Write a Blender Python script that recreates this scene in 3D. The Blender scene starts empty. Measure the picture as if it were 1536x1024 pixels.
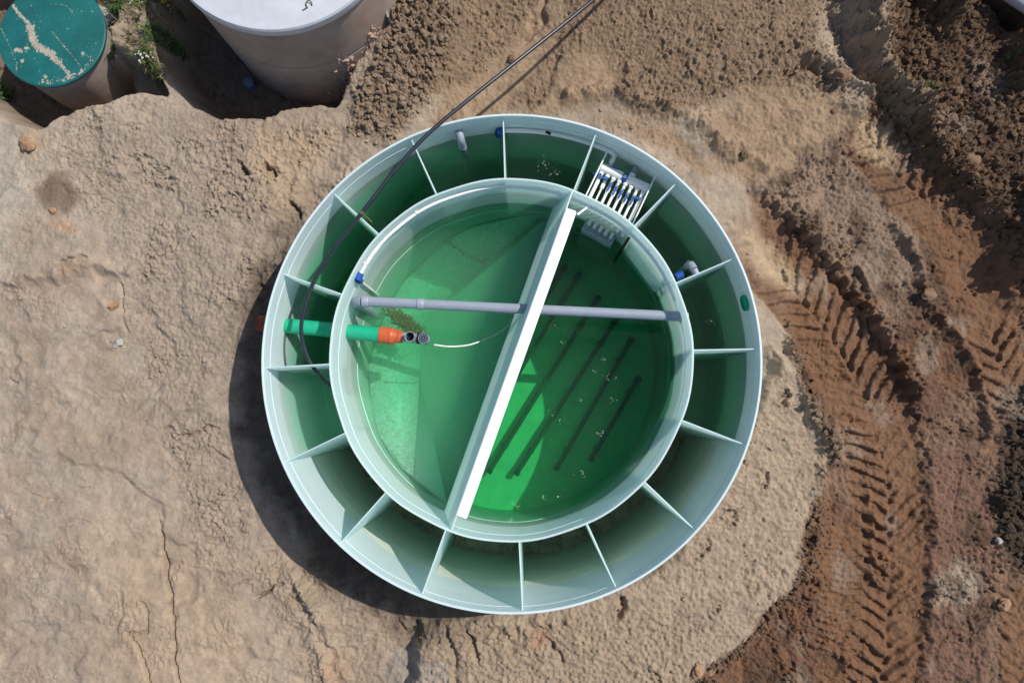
import bpy, math, random
import numpy as np
from mathutils import Vector, Matrix
random.seed(7); rng = np.random.default_rng(11)
S = bpy.context.scene
COL = S.collection
R = math.radians

# ------------------------------------------------------------------ camera model (used to survey points off the photograph)
F = 1024.0
CAM = np.array([.1529, -.5382, 7.9879]); TX, TY = .0993, -.0197
FW = np.array([TY, TX, -1.0]); FW /= np.linalg.norm(FW)
RT = np.cross(FW, [0, 1., 0]); RT /= np.linalg.norm(RT)
UP = np.cross(RT, FW)
def ray(x, y): return FW + RT*(x-768)/F - UP*(y-512)/F
def at(x, y, z):
    """world point seen at photo pixel x, y that lies at height z"""
    d = ray(x, y); p = CAM + d*(z-CAM[2])/d[2]
    return Vector((float(p[0]), float(p[1]), float(z)))
def on_cyl(x, y, rad):
    d = ray(x, y); a = d[0]**2+d[1]**2; b = CAM[0]*d[0]+CAM[1]*d[1]; c = CAM[0]**2+CAM[1]**2-rad*rad
    p = CAM + d*(-b+math.sqrt(b*b-a*c))/a
    return Vector([float(q) for q in p])

# ------------------------------------------------------------------ scene / objects helpers
def tag(o, label=None, cat=None, group=None, kind=None):
    if label: o['label'] = label
    if cat: o['category'] = cat
    if group: o['group'] = group
    if kind: o['kind'] = kind
    return o
def empty(name, loc=(0, 0, 0)):
    o = bpy.data.objects.new(name, None); COL.objects.link(o); o.location = loc; o.empty_display_size = .1
    return o

class MB:
    def __init__(s): s.v = []; s.f = []
    def add(s, vs, fs):
        n = len(s.v); s.v += [tuple(v) for v in vs]; s.f += [tuple(i+n for i in f) for f in fs]
    def box(s, c, sx, sy, sz, rz=0, bev=0):
        c = Vector(c); m = Matrix.Rotation(rz, 3, 'Z')
        vs = []
        for z in (-sz/2, sz/2):
            for x, y in ((-1, -1), (1, -1), (1, 1), (-1, 1)):
                vs.append(c + m @ Vector((x*sx/2, y*sy/2, z)))
        s.add(vs, [(3, 2, 1, 0), (4, 5, 6, 7), (0, 1, 5, 4), (1, 2, 6, 5), (2, 3, 7, 6), (3, 0, 4, 7)])
    def tube(s, pts, rad, n=16, cap=True, radii=None):
        pts = [Vector(p) for p in pts]
        rings = []; prev = None
        for i, p in enumerate(pts):
            a = pts[max(i-1, 0)]; b = pts[min(i+1, len(pts)-1)]
            t = (b-a).normalized()
            if prev is None:
                u = t.cross(Vector((0, 0, 1)))
                if u.length < .05: u = t.cross(Vector((1, 0, 0)))
            else: u = prev - t*prev.dot(t)
            u.normalize(); prev = u; w = t.cross(u)
            r_ = radii[i] if radii else rad
            rings.append([p + (u*math.cos(2*math.pi*k/n)+w*math.sin(2*math.pi*k/n))*r_ for k in range(n)])
        vs = [q for r_ in rings for q in r_]; fs = []
        for i in range(len(pts)-1):
            for k in range(n):
                fs.append((i*n+k, i*n+(k+1) % n, (i+1)*n+(k+1) % n, (i+1)*n+k))
        if cap:
            fs.append(tuple(range(n-1, -1, -1))); fs.append(tuple((len(pts)-1)*n+k for k in range(n)))
        s.add(vs, fs)
    def pipe(s, pts, rad, wall=.004, n=24):
        """open-ended pipe with a wall thickness"""
        pts = [Vector(p) for p in pts]
        q = pts + pts[::-1]
        prof = [rad]*len(pts)+[rad-wall]*len(pts)
        # rings computed with the forward tangent so the inner skin does not twist
        rings = []; prev = None
        for i, p in enumerate(pts):
            a = pts[max(i-1, 0)]; b = pts[min(i+1, len(pts)-1)]; t = (b-a).normalized()
            if prev is None:
                u = t.cross(Vector((0, 0, 1)))
                if u.length < .05: u = t.cross(Vector((1, 0, 0)))
            else: u = prev - t*prev.dot(t)
            u.normalize(); prev = u; rings.append((p, u, t.cross(u)))
        seq = rings + rings[::-1]
        vs = []
        for (p, u, w), r_ in zip(seq, prof):
            vs += [p+(u*math.cos(2*math.pi*k/n)+w*math.sin(2*math.pi*k/n))*r_ for k in range(n)]
        m = len(seq); fs = []
        for i in range(m):
            j = (i+1) % m
            for k in range(n): fs.append((i*n+k, i*n+(k+1) % n, j*n+(k+1) % n, j*n+k))
        s.add(vs, fs)
    def lathe(s, prof, n=192, c=(0, 0), closed=False, a0=0, a1=2*math.pi, wob=None):
        full = abs(a1-a0-2*math.pi) < 1e-6
        m = n if full else n+1; L = len(prof); vs = []; fs = []
        for i in range(m):
            a = a0+(a1-a0)*i/n
            k = wob(a) if wob else 0
            for r_, z in prof: vs.append((c[0]+(r_+k)*math.cos(a), c[1]+(r_+k)*math.sin(a), z))
        for i in range(n):
            j = (i+1) % m
            for k in range(L if closed else L-1):
                l = (k+1) % L
                fs.append((i*L+k, j*L+k, j*L+l, i*L+l))
        if not full and closed:
            fs.append(tuple(range(L-1, -1, -1))); fs.append(tuple(n*L+k for k in range(L)))
        s.add(vs, fs)
    def disc(s, rad, z, c=(0, 0), n=128):
        s.add([(c[0]+rad*math.cos(2*math.pi*k/n), c[1]+rad*math.sin(2*math.pi*k/n), z) for k in range(n)], [tuple(range(n))])
    def prism(s, poly, z0, z1):
        n = len(poly)
        a = sum(poly[i][0]*poly[(i+1) % n][1]-poly[(i+1) % n][0]*poly[i][1] for i in range(n))
        if a < 0: poly = poly[::-1]
        vs = [(p[0], p[1], z0) for p in poly]+[(p[0], p[1], z1) for p in poly]
        fs = [tuple(range(n-1, -1, -1)), tuple(range(n, 2*n))]
        for i in range(n): j = (i+1) % n; fs.append((i, j, n+j, n+i))
        s.add(vs, fs)
    def build(s, name, mat, parent=None, smooth=True, bevel=0, seg=2, solid=0, angle=35):
        me = bpy.data.meshes.new(name); me.from_pydata(s.v, [], s.f); me.update()
        o = bpy.data.objects.new(name, me); COL.objects.link(o)
        me.materials.append(mat)
        if smooth:
            me.polygons.foreach_set('use_smooth', [True]*len(me.polygons))
            try: me.set_sharp_from_angle(angle=R(angle))
            except Exception: pass
        if parent:
            o.parent = parent
            o.matrix_parent_inverse = Matrix.Translation(-Vector(parent.location)) if parent.type == 'EMPTY' else Matrix()
        if solid:
            m = o.modifiers.new('thickness', 'SOLIDIFY'); m.thickness = solid; m.offset = -1
        if bevel:
            m = o.modifiers.new('edge', 'BEVEL'); m.width = bevel; m.segments = seg; m.limit_method = 'ANGLE'; m.angle_limit = R(40)
        return o

def smooth_path(pts, n=10):
    pts = [Vector(p) for p in pts]; out = []
    P = [pts[0]*2-pts[1]]+pts+[pts[-1]*2-pts[-2]]
    for i in range(1, len(P)-2):
        for k in range(n):
            t = k/n; a, b, c, d = P[i-1], P[i], P[i+1], P[i+2]
            out.append(.5*((2*b)+(c-a)*t+(2*a-5*b+4*c-d)*t*t+(3*b-a-3*c+d)*t**3))
    out.append(pts[-1]); return out
def bend(a, corner, b, r_=.08, n=6):
    """path a -> corner -> b with a rounded elbow"""
    a, c, b = Vector(a), Vector(corner), Vector(b)
    p = c+(a-c).normalized()*r_; q = c+(b-c).normalized()*r_
    return [a]+[p*(1-t)**2+c*2*t*(1-t)+q*t*t for t in [k/n for k in range(n+1)]]+[b]

# ------------------------------------------------------------------ materials
def new_mat(name):
    m = bpy.data.materials.new(name); m.use_nodes = True; nt = m.node_tree
    for n in list(nt.nodes): nt.nodes.remove(n)
    return m, nt, nt.nodes, nt.links
def out_node(N): return N.new('ShaderNodeOutputMaterial')
def noise(N, L, scale, detail=4, rough=.55, vec=None, dist=0):
    n = N.new('ShaderNodeTexNoise'); n.inputs['Scale'].default_value = scale; n.inputs['Detail'].default_value = detail
    n.inputs['Roughness'].default_value = rough; n.inputs['Distortion'].default_value = dist
    if vec is not None: L.new(vec, n.inputs['Vector'])
    return n
def ramp(N, L, src, stops):
    r_ = N.new('ShaderNodeValToRGB'); e = r_.color_ramp.elements
    while len(e) > 1: e.remove(e[-1])
    e[0].position = stops[0][0]; e[0].color = (*stops[0][1], 1)
    for p, c in stops[1:]:
        k = e.new(p); k.color = (*c, 1)
    L.new(src, r_.inputs['Fac']); return r_
def plain(name, col, rough=.45, spec=.4, metal=0, var=.12, scale=9, bump=0, dirt=None, dirt_amt=.5):
    m, nt, N, L = new_mat(name)
    o = out_node(N); b = N.new('ShaderNodeBsdfPrincipled'); L.new(b.outputs[0], o.inputs[0])
    tc = N.new('ShaderNodeTexCoord')
    n = noise(N, L, scale, 5, .6, tc.outputs['Object'])
    lo = tuple(c*(1-var) for c in col); hi = tuple(min(1, c*(1+var)) for c in col)
    r_ = ramp(N, L, n.outputs['Fac'], [(.3, lo), (.7, hi)])
    csrc = r_.outputs['Color']
    if dirt:
        n2 = noise(N, L, scale*.45, 8, .68, tc.outputs['Object'], .4)
        k = ramp(N, L, n2.outputs['Fac'], [(.5, (0, 0, 0)), (.72, (dirt_amt,)*3)])
        mx = N.new('ShaderNodeMixRGB'); L.new(k.outputs['Color'], mx.inputs[0]); L.new(csrc, mx.inputs[1]); mx.inputs[2].default_value = (*dirt, 1)
        csrc = mx.outputs[0]
    L.new(csrc, b.inputs['Base Color'])
    b.inputs['Roughness'].default_value = rough; b.inputs['Metallic'].default_value = metal
    b.inputs['Specular IOR Level'].default_value = spec
    if bump:
        n3 = noise(N, L, scale*6, 4, .6, tc.outputs['Object'])
        bp = N.new('ShaderNodeBump'); bp.inputs['Strength'].default_value = bump; bp.inputs['Distance'].default_value = .01
        L.new(n3.outputs['Fac'], bp.inputs['Height']); L.new(bp.outputs[0], b.inputs['Normal'])
    return m

def pp_mat(name, col, trans=.22, tcol=(.85, .96, .94), film=0.0, streaks=.06, ripple_light=0):
    """milky welded polypropylene sheet: mostly diffuse, a little light comes through it"""
    m, nt, N, L = new_mat(name)
    o = out_node(N); b = N.new('ShaderNodeBsdfPrincipled'); t = N.new('ShaderNodeBsdfTranslucent'); mx = N.new('ShaderNodeMixShader')
    tc = N.new('ShaderNodeTexCoord')
    # faint rolling streaks round the wall, and a thin patchy film
    mp = N.new('ShaderNodeMapping'); mp.inputs['Scale'].default_value = (.5, .5, 16); L.new(tc.outputs['Object'], mp.inputs['Vector'])
    n1 = noise(N, L, 1.6, 4, .6, mp.outputs[0])
    n2 = noise(N, L, 2.4, 6, .6, tc.outputs['Object'])
    r1 = ramp(N, L, n1.outputs['Fac'], [(.3, tuple(c*(1-streaks*1.6) for c in col)), (.7, tuple(min(1, c*(1+streaks*.5)) for c in col))])
    csrc = r1.outputs['Color']
    if ripple_light:  # blotches that stand in for rippled light under water
        nm = noise(N, L, 26, 4, .6, tc.outputs['Object'], .5); km = ramp(N, L, nm.outputs['Fac'], [(.35, (1-ripple_light,)*3), (.65, (1+ripple_light*.4,)*3)])
        mm = N.new('ShaderNodeMixRGB'); mm.blend_type = 'MULTIPLY'; mm.inputs[0].default_value = 1; L.new(csrc, mm.inputs[1]); L.new(km.outputs['Color'], mm.inputs[2]); csrc = mm.outputs[0]
    if film:
        k = ramp(N, L, n2.outputs['Fac'], [(.38, (0, 0, 0)), (.75, (film,)*3)])
        mc = N.new('ShaderNodeMixRGB'); L.new(k.outputs['Color'], mc.inputs[0]); L.new(csrc, mc.inputs[1]); mc.inputs[2].default_value = (.24, .25, .18, 1)
        csrc = mc.outputs[0]
    ns = noise(N, L, 30, 6, .72, tc.outputs['Object'], .6); ks = ramp(N, L, ns.outputs['Fac'], [(.60, (0, 0, 0)), (.72, (.55,)*3)])
    nb = noise(N, L, 1.1, 5, .65, tc.outputs['Object']); kb = ramp(N, L, nb.outputs['Fac'], [(.42, (0, 0, 0)), (.66, (1, 1, 1))])
    mk = N.new('ShaderNodeMath'); mk.operation = 'MULTIPLY'; L.new(ks.outputs['Color'], mk.inputs[0]); L.new(kb.outputs['Color'], mk.inputs[1])
    ms = N.new('ShaderNodeMixRGB'); L.new(mk.outputs[0], ms.inputs[0]); L.new(csrc, ms.inputs[1]); ms.inputs[2].default_value = (.38, .30, .22, 1); csrc = ms.outputs[0]
    L.new(csrc, b.inputs['Base Color']); b.inputs['Roughness'].default_value = .38; b.inputs['Specular IOR Level'].default_value = .35
    t.inputs[0].default_value = (*tcol, 1)
    mx.inputs[0].default_value = trans
    L.new(b.outputs[0], mx.inputs[1]); L.new(t.outputs[0], mx.inputs[2]); L.new(mx.outputs[0], o.inputs[0])
    return m

def water_mat(name, dens, col, scat=.3, sc=(.72, .98, .86)):
    m, nt, N, L = new_mat(name)
    o = out_node(N)
    tr = N.new('ShaderNodeBsdfTransparent'); gl = N.new('ShaderNodeBsdfGlossy'); gl.inputs['Roughness'].default_value = .03
    fr = N.new('ShaderNodeFresnel'); fr.inputs['IOR'].default_value = 1.33
    tc = N.new('ShaderNodeTexCoord'); n = noise(N, L, 5, 3, .5, tc.outputs['Object'])
    bp = N.new('ShaderNodeBump'); bp.inputs['Strength'].default_value = .25; bp.inputs['Distance'].default_value = .01
    L.new(n.outputs['Fac'], bp.inputs['Height']); L.new(bp.outputs[0], gl.inputs['Normal']); L.new(bp.outputs[0], fr.inputs['Normal'])
    mx = N.new('ShaderNodeMixShader'); L.new(fr.outputs[0], mx.inputs[0]); L.new(tr.outputs[0], mx.inputs[1]); L.new(gl.outputs[0], mx.inputs[2])
    L.new(mx.outputs[0], o.inputs[0])
    va = N.new('ShaderNodeVolumeAbsorption'); va.inputs['Color'].default_value = (*col, 1); va.inputs['Density'].default_value = dens
    vs_ = N.new('ShaderNodeVolumeScatter'); vs_.inputs['Color'].default_value = (*sc, 1); vs_.inputs['Density'].default_value = scat; vs_.inputs['Anisotropy'].default_value = .2
    ad = N.new('ShaderNodeAddShader'); L.new(va.outputs[0], ad.inputs[0]); L.new(vs_.outputs[0], ad.inputs[1])
    L.new(ad.outputs[0], o.inputs['Volume'])
    return m

M = dict(
    wall=pp_mat('tank_sheet', (.86, .94, .93), .54),
    shell=pp_mat('outer_shell', (.665, .765, .78), .20),
    panel=pp_mat('tank_panel', (.86, .94, .93), .60),
    dry=pp_mat('tank_sheet_dry', (.84, .90, .79), .12, film=.16, streaks=.12),
    beam=plain('white_beam', (.80, .83, .85), .4, .4, var=.03, dirt=(.5, .46, .4), dirt_amt=.16),
    hop=pp_mat('hopper_sheet', (.68, .77, .70), .10, tcol=(.90, .98, .95), ripple_light=.34),  # mottling paints rippled sunlight onto the lit hopper floor
    hop2=pp_mat('hopper_slope_sheet', (.86, .94, .88), .10, tcol=(.90, .98, .95)),  # same sheet for the shaded slope: paler, without the painted ripples
    floor=plain('floor_sheet', (.66, .74, .68), .6, .2, var=.12, scale=6, dirt=(.22, .2, .13), dirt_amt=.25),
    silt=plain('silt', (.46, .41, .31), .9, .1, var=.4, scale=7, bump=.3),
    algae=plain('algae', (.15, .10, .016), .9, .1, var=.5, scale=20),
    seam=plain('weld', (.82, .87, .87), .35, .5, var=.03),
    water=water_mat('water_green', 1.0, (.24, .97, .64), .60),
    water2=water_mat('water_green_deep', 1.35, (.03, .85, .47), .2),
    water3=water_mat('water_green_ring', 1.4, (.0, .83, .46), .12),
    grey=plain('grey_pvc', (.27, .305, .365), .42, .4, var=.06),
    green=plain('green_pvc', (.012, .36, .20), .4, .4, var=.08),
    orange=plain('orange_pvc', (.52, .105, .035), .45, .4, var=.08),
    white=plain('white_pvc', (.80, .80, .77), .4, .4, var=.05),
    blue=plain('blue_plastic', (.012, .075, .36), .35, .5, var=.15),
    black=plain('black_plastic', (.012, .012, .014), .5, .3, var=.25),
    hose=plain('black_hose', (.016, .02, .028), .35, .5, var=.2),
    rubber=plain('diffuser_rubber', (.055, .06, .055), .7, .2, var=.3),
    steel=plain('steel', (.62, .62, .62), .25, .5, metal=1, var=.1),
    clear=pp_mat('shroud_sheet', (.50, .58, .58), .45),
    foam=plain('foam', (.75, .78, .72), .8, .1, var=.1),
    string=plain('brown_string', (.16, .11, .07), .9, .1, var=.3),
)

# ------------------------------------------------------------------ world, sun, camera
W = bpy.data.worlds.new('World'); S.world = W; W.use_nodes = True
wn = W.node_tree.nodes; wl = W.node_tree.links
bg = wn.get('Background') or wn.new('ShaderNodeBackground')
sky = wn.new('ShaderNodeTexSky'); sky.sky_type = 'NISHITA'; sky.sun_disc = False
EL, AZ = 52.0, 25.0
sky.sun_elevation = R(EL); sky.sun_rotation = R(90-AZ); sky.air_density = 1.0; sky.dust_density = 1.2
wl.new(sky.outputs[0], bg.inputs[0]); bg.inputs[1].default_value = .105
wo = wn.get('World Output') or wn.new('ShaderNodeOutputWorld'); wl.new(bg.outputs[0], wo.inputs[0])
sd = bpy.data.lights.new('sun', 'SUN'); sd.energy = 3.95; sd.angle = R(.53); sd.color = (1, .955, .89)
so = bpy.data.objects.new('sun', sd); COL.objects.link(so); so.location = (20, 9, 28)
sv = Vector((math.cos(R(EL))*math.cos(R(AZ)), math.cos(R(EL))*math.sin(R(AZ)), math.sin(R(EL))))
so.rotation_euler = sv.to_track_quat('Z', 'Y').to_euler()
cd = bpy.data.cameras.new('camera'); co = bpy.data.objects.new('camera', cd); COL.objects.link(co)
cd.sensor_width = 36; cd.lens = 24; cd.clip_start = .1; cd.clip_end = 2000
mw = Matrix(((RT[0], UP[0], -FW[0], CAM[0]), (RT[1], UP[1], -FW[1], CAM[1]), (RT[2], UP[2], -FW[2], CAM[2]), (0, 0, 0, 1)))
co.matrix_world = mw; S.camera = co
S.view_settings.view_transform = 'Standard'; S.view_settings.look = 'None'; S.view_settings.exposure = .15; S.view_settings.gamma = 1
S.render.engine = 'CYCLES'; C = S.cycles
C.max_bounces = 16; C.diffuse_bounces = 10; C.glossy_bounces = 3; C.transmission_bounces = 10; C.transparent_max_bounces = 24; C.volume_bounces = 6
C.caustics_reflective = False; C.caustics_refractive = False; C.use_denoising = True
try: C.denoiser = 'OPENIMAGEDENOISE'
except Exception: pass

# ------------------------------------------------------------------ the tank
RO, RI = 2.5, 1.818           # outer faces of outer and inner wall
TO, TI = .024, .020           # sheet thicknesses
ZR = 1.2                      # rim
ZW, ZWO = .41, .78            # water level inside / in the ring
ZDRY, ZWET, ZIN = -1.376, -.80, -.80
A0, STEP = 1.45, 22.6
PA = [R(a) for a in (1.45, 23.4, 46.1, 68.85, 91.7, 114.5, 137.3, 160.05, 182.8, 205.3, 227.9, 249.8, 272.8, 294.5, 316.6, 339.1)]
PA.sort()
def wob(a): return .006*math.sin(3*a+1)+.004*math.sin(8*a+2)+.003*math.sin(16*(a-R(1.45)))
tank = empty('water_treatment_tank', (0, 0, 0))
tag(tank, 'large round white plastic tank with an inner basin and radial panels, holding green water', 'tank')
mb = MB(); mb.lathe([(RO-TO, ZDRY-.02), (RO, ZDRY-.02), (RO, ZR-.004), (RO-.004, ZR), (RO-TO+.004, ZR), (RO-TO, ZR-.004)], 256, closed=True)
outer = mb.build('outer_wall', M['shell'], tank)
mb = MB(); mb.lathe([(RI-TI, ZDRY-.02), (RI, ZDRY-.02), (RI, ZR-.004), (RI-.004, ZR), (RI-TI+.004, ZR), (RI-TI, ZR-.004)], 256, closed=True, wob=wob)
inner = mb.build('inner_wall', M['wall'], tank)
# bottom plate; wet chambers have a raised bottom
mb = MB(); mb.disc(RO-.002, ZDRY)
bottom = mb.build('bottom_plate', M['floor'], tank)
def sector(a0, a1, r0, r1, n=20):
    return [(r1*math.cos(a0+(a1-a0)*i/n), r1*math.sin(a0+(a1-a0)*i/n)) for i in range(n+1)] + \
           [(r0*math.cos(a1-(a1-a0)*i/n), r0*math.sin(a1-(a1-a0)*i/n)) for i in range(n+1)]
DRY = range(9, 15)            # chambers PA[9]..PA[15] hold no water
def chamber(i): return PA[i], (PA[(i+1) % 16] + (2*math.pi if i == 15 else 0))
mb = MB()
for i in range(16):
    if i in DRY: continue
    a0, a1 = chamber(i); mb.prism(sector(a0, a1, RI-.01, RO-.01), ZWET-.03, ZWET)
mb.build('chamber_floor', M['floor'], tank, smooth=False)
mb = MB()
for i in DRY:
    a0, a1 = chamber(i); n = 40; vs = []; fs = []
    for k in range(n+1):
        a = a0+.01+(a1-a0-.02)*k/n
        for j in range(9):
            r_ = RI+.002+(RO-TO-RI-.004)*j/8
            vs.append((r_*math.cos(a), r_*math.sin(a), ZDRY+.012+.02*random.random()))
    for k in range(n):
        for j in range(8): fs.append((k*9+j, k*9+j+1, (k+1)*9+j+1, (k+1)*9+j))
    mb.add(vs, fs)
mb.build('silt_layer', M['silt'], tank)
mb = MB()
for i in DRY:
    a0, a1 = chamber(i); n = 40; vs = []; fs = []
    for k in range(n+1):
        a = a0+.006+(a1-a0-.012)*k/n; top = .30+.05*math.sin(5*a)+.03*math.sin(23*a+1)+.02*random.random()
        for j in range(7):
            z = ZDRY+.02+(top-ZDRY-.02)*j/6; vs.append(((RO-TO-.0022)*math.cos(a), (RO-TO-.0022)*math.sin(a), z))
    for k in range(n):
        for j in range(6): fs.append((k*7+j, k*7+j+1, (k+1)*7+j+1, (k+1)*7+j))
    mb.add(vs, fs)
mb.build('water_stain', M['dry'], outer)
for i, a in enumerate(PA):
    mb = MB(); th = .0125
    u = Vector((math.cos(a), math.sin(a), 0)); w = Vector((-math.sin(a), math.cos(a), 0))
    ra, rb = RI-.002, RO-TO+.001; za, zb = ZR-.003, ZR-.05-.03*random.random()
    vs = []
    for s_ in (-1, 1):
        for r_, z in ((ra, ZDRY), (rb, ZDRY), (rb, zb), (ra, za)): vs.append(u*r_+w*s_*th/2*1.0+Vector((0, 0, z)))
    mb.add(vs, [(3, 2, 1, 0), (4, 5, 6, 7), (0, 1, 5, 4), (1, 2, 6, 5), (2, 3, 7, 6), (3, 0, 4, 7)])
    mb.build('radial_panel', M['panel'], tank, smooth=False, bevel=.002)
# weld beads running round both walls
def torus(R_, r_, z, wobf=None, n=256, k=8):
    return [(R_+r_*math.cos(2*math.pi*j/k), z+r_*math.sin(2*math.pi*j/k)) for j in range(k)]
mb = MB(); mb.lathe(torus(RI-TI, .006, .93), 256, closed=True, wob=wob); mb.build('weld_bead', M['wall'], inner)
mb = MB(); mb.lathe(torus(RI-TI, .005, .12), 256, closed=True, wob=wob); mb.build('weld_bead', M['seam'], inner)
mb = MB(); mb.lathe(torus(RO-TO, .004, 1.02), 256, closed=True); mb.build('weld_bead', M['shell'], outer)

# sloping partition, its top beam and the settling hopper left of it
p4 = Vector(((RI-TI)*math.cos(PA[3]), (RI-TI)*math.sin(PA[3]), ZR)); p12 = Vector(((RI-TI)*math.cos(PA[11]), (RI-TI)*math.sin(PA[11]), ZR))
pa_, pb_ = at(686, 774, ZR), at(851.5, 311, ZR); dp_ = (pb_-pa_).normalized()
def to_wall(p, d, rad=RI-TI-.002):
    b = p.x*d.x+p.y*d.y; c = p.x**2+p.y**2-rad*rad; t = -b+math.sqrt(max(b*b-c, 0)); return p+d*t
p4, p12 = to_wall(pb_, dp_), to_wall(pa_, -dp_)
W1, W2 = at(668, 768, ZW), at(831, 311, ZW)
dW = (W2-W1).normalized()
W1, W2 = to_wall(W1, -dW), to_wall(W2, dW)
W1.z = W2.z = ZW
mb = MB()
n = 24; vs = []; fs = []
for k in range(n+1):
    t = k/n
    for q, z in ((p12.lerp(p4, t), ZR-.002), (W1.lerp(W2, t), ZW), (W1.lerp(W2, t)+Vector((-.032, .011, 0)), ZW-.48)):
        vs.append((q.x, q.y, z))
for k in range(n):
    for j in range(2): fs.append((k*3+j, k*3+j+1, (k+1)*3+j+1, (k+1)*3+j))
mb.add(vs, fs)
part = mb.build('partition', M['panel'], tank, solid=.014, smooth=False)
b0, b1 = at(691, 776, ZR), at(857, 314, ZR)
db = (b1-b0); ln = db.length
mb = MB(); mb.box((b0+b1)/2+Vector((0, 0, -.035)), .118, ln, .09, math.atan2(db.y, db.x)-math.pi/2)
mb.build('beam', M['beam'], part, bevel=.018, seg=4)
# hopper facets
def uw(x, y, d): return at(x, y, ZW-d)
Cc, Bc, Ac, Dc, Ec = uw(634, 485, 1.42), uw(745, 386, 1.05), uw(815, 330, .62), uw(629, 560, 1.26), uw(622, 714, .42)
Kc = uw(664, 358, 1.05)
wall_px = [(618, 716), (594, 694), (568, 652), (557, 605), (552, 550), (552, 500), (556, 440), (580, 395), (622, 352)]
WL = []
for (x, y) in wall_px:
    p = on_cyl(x, y, RI-TI-.004); p.z = min(p.z, ZW-.02)
    if y < 620: p.z = min(p.z, ZW-.25-.85*min(1, (620-y)/120))
    WL.append(p)
Kw = on_cyl(645, 335, RI-TI-.004); Nw1 = on_cyl(700, 322, RI-TI-.004); Nw2 = on_cyl(775, 309, RI-TI-.004); Nw3 = on_cyl(815, 310, RI-TI-.004)
Kw.z, Nw1.z, Nw2.z, Nw3.z = ZW-.85, ZW-.72, ZW-.55, ZW-.30
vs = [Cc, Bc, Ac, Dc, Ec, Kc]+WL+[Kw, Nw1, Nw2, Nw3, W1+Vector((-.03, .01, -.46)), W2+Vector((-.03, .01, -.40))]
iC, iB, iA, iD, iE, iK = range(6); w0 = 6; nW = len(WL); iKw = 6+nW; iN1, iN2, iN3, iW1, iW2 = iKw+1, iKw+2, iKw+3, iKw+4, iKw+5
fs = [(iE, w0, w0+1), (iE, w0+1, w0+2), (iD, iE, w0+2), (iD, w0+2, w0+3), (iD, w0+3, w0+4), (iC, iD, w0+4), (iC, w0+4, w0+5), (iC, w0+5, w0+6), (iC, w0+6, w0+7),
      (iC, w0+7, w0+8), (iC, w0+8, iK), (iC, iK, iB), (w0+8, iKw, iK), (iK, iKw, iN1), (iK, iN1, iB), (iB, iN1, iN2), (iB, iN2, iA), (iA, iN2, iN3), (iA, iN3, iW2),
      (iW2, iB, iA), (iW2, iC, iB), (iW2, iW1, iC), (iW1, iD, iC), (iW1, iE, iD), (iW1, w0, iE)]
slope_fs = [f for f in fs if iW1 in f or iW2 in f]
mb = MB(); mb.add(vs, [f for f in fs if f not in slope_fs])
hop = mb.build('hopper', M['hop'], tank, angle=24)
mb = MB(); mb.add(vs, slope_fs); hsl = mb.build('hopper_slope', M['hop2'], tank, angle=24)
m_ = hsl.modifiers.new('thickness', 'SOLIDIFY'); m_.thickness = .012; m_.offset = -1
m_ = hop.modifiers.new('thickness', 'SOLIDIFY'); m_.thickness = .012; m_.offset = -1
# sludge lying in the hopper's creases
def blotch(cx, cy, rx, ry, z0, ang, n=46, seed=1):
    rr = random.Random(seed); mb = MB(); vs = [Vector((cx, cy, z0+.012))]
    for k in range(n):
        a = 2*math.pi*k/n; q = .72+.4*rr.random()
        x = rx*math.cos(a)*q; y = ry*math.sin(a)*q
        vs.append(Vector((cx+x*math.cos(ang)-y*math.sin(ang), cy+x*math.sin(ang)+y*math.cos(ang), z0)))
    mb.add(vs, [(0, 1+k, 1+(k+1) % n) for k in range(n)]); return mb
# ------------------------------------------------------------------ water
def water(poly, z0, z1, mat):
    mb = MB(); mb.prism(poly, z0, z1); return tag(mb.build('water', mat, smooth=False), kind='structure')
LEVEL = {7: .60}
for i in range(16):
    if i in DRY: continue
    a0, a1 = chamber(i)
    mat = M['water'] if i in (8,) else M['water3']
    water(sector(a0, a1, RI-.008, RO-.012, 24), ZWET-.012, LEVEL.get(i, ZWO), mat)
aW1, aW2 = math.atan2(W1.y, W1.x), math.atan2(W2.y, W2.x)
def arc(a0, a1, r_, n=64): return [(r_*math.cos(a0+(a1-a0)*i/n), r_*math.sin(a0+(a1-a0)*i/n)) for i in range(n+1)]
rr_ = RI-.010
# left basin lies counter-clockwise from W2 to W1, right basin from W1 to W2
e = .002
right = arc(aW1, aW2, rr_)
left = arc(aW2, aW1+2*math.pi, rr_)
mb = MB(); mb.prism([(x*1.004+.004, y*1.004) for x, y in right], ZIN-.02, ZIN); mb.prism([(x*1.004-.004, y*1.004) for x, y in left], -1.16, -1.13); mb.build('basin_floor', M['floor'], tank, smooth=False)
water([(x+e, y) for x, y in right], ZIN-.012, ZW, M['water2'])
water([(x-e, y) for x, y in left], -1.12, ZW, M['water'])

# ------------------------------------------------------------------ pipework in the tank
def thing(name, loc, label, cat, group=None): return tag(empty(name, loc), label, cat, group)
def seg(a, b, t0, t1): a = Vector(a); b = Vector(b); return [a.lerp(b, t0), a.lerp(b, t1)]
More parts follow.
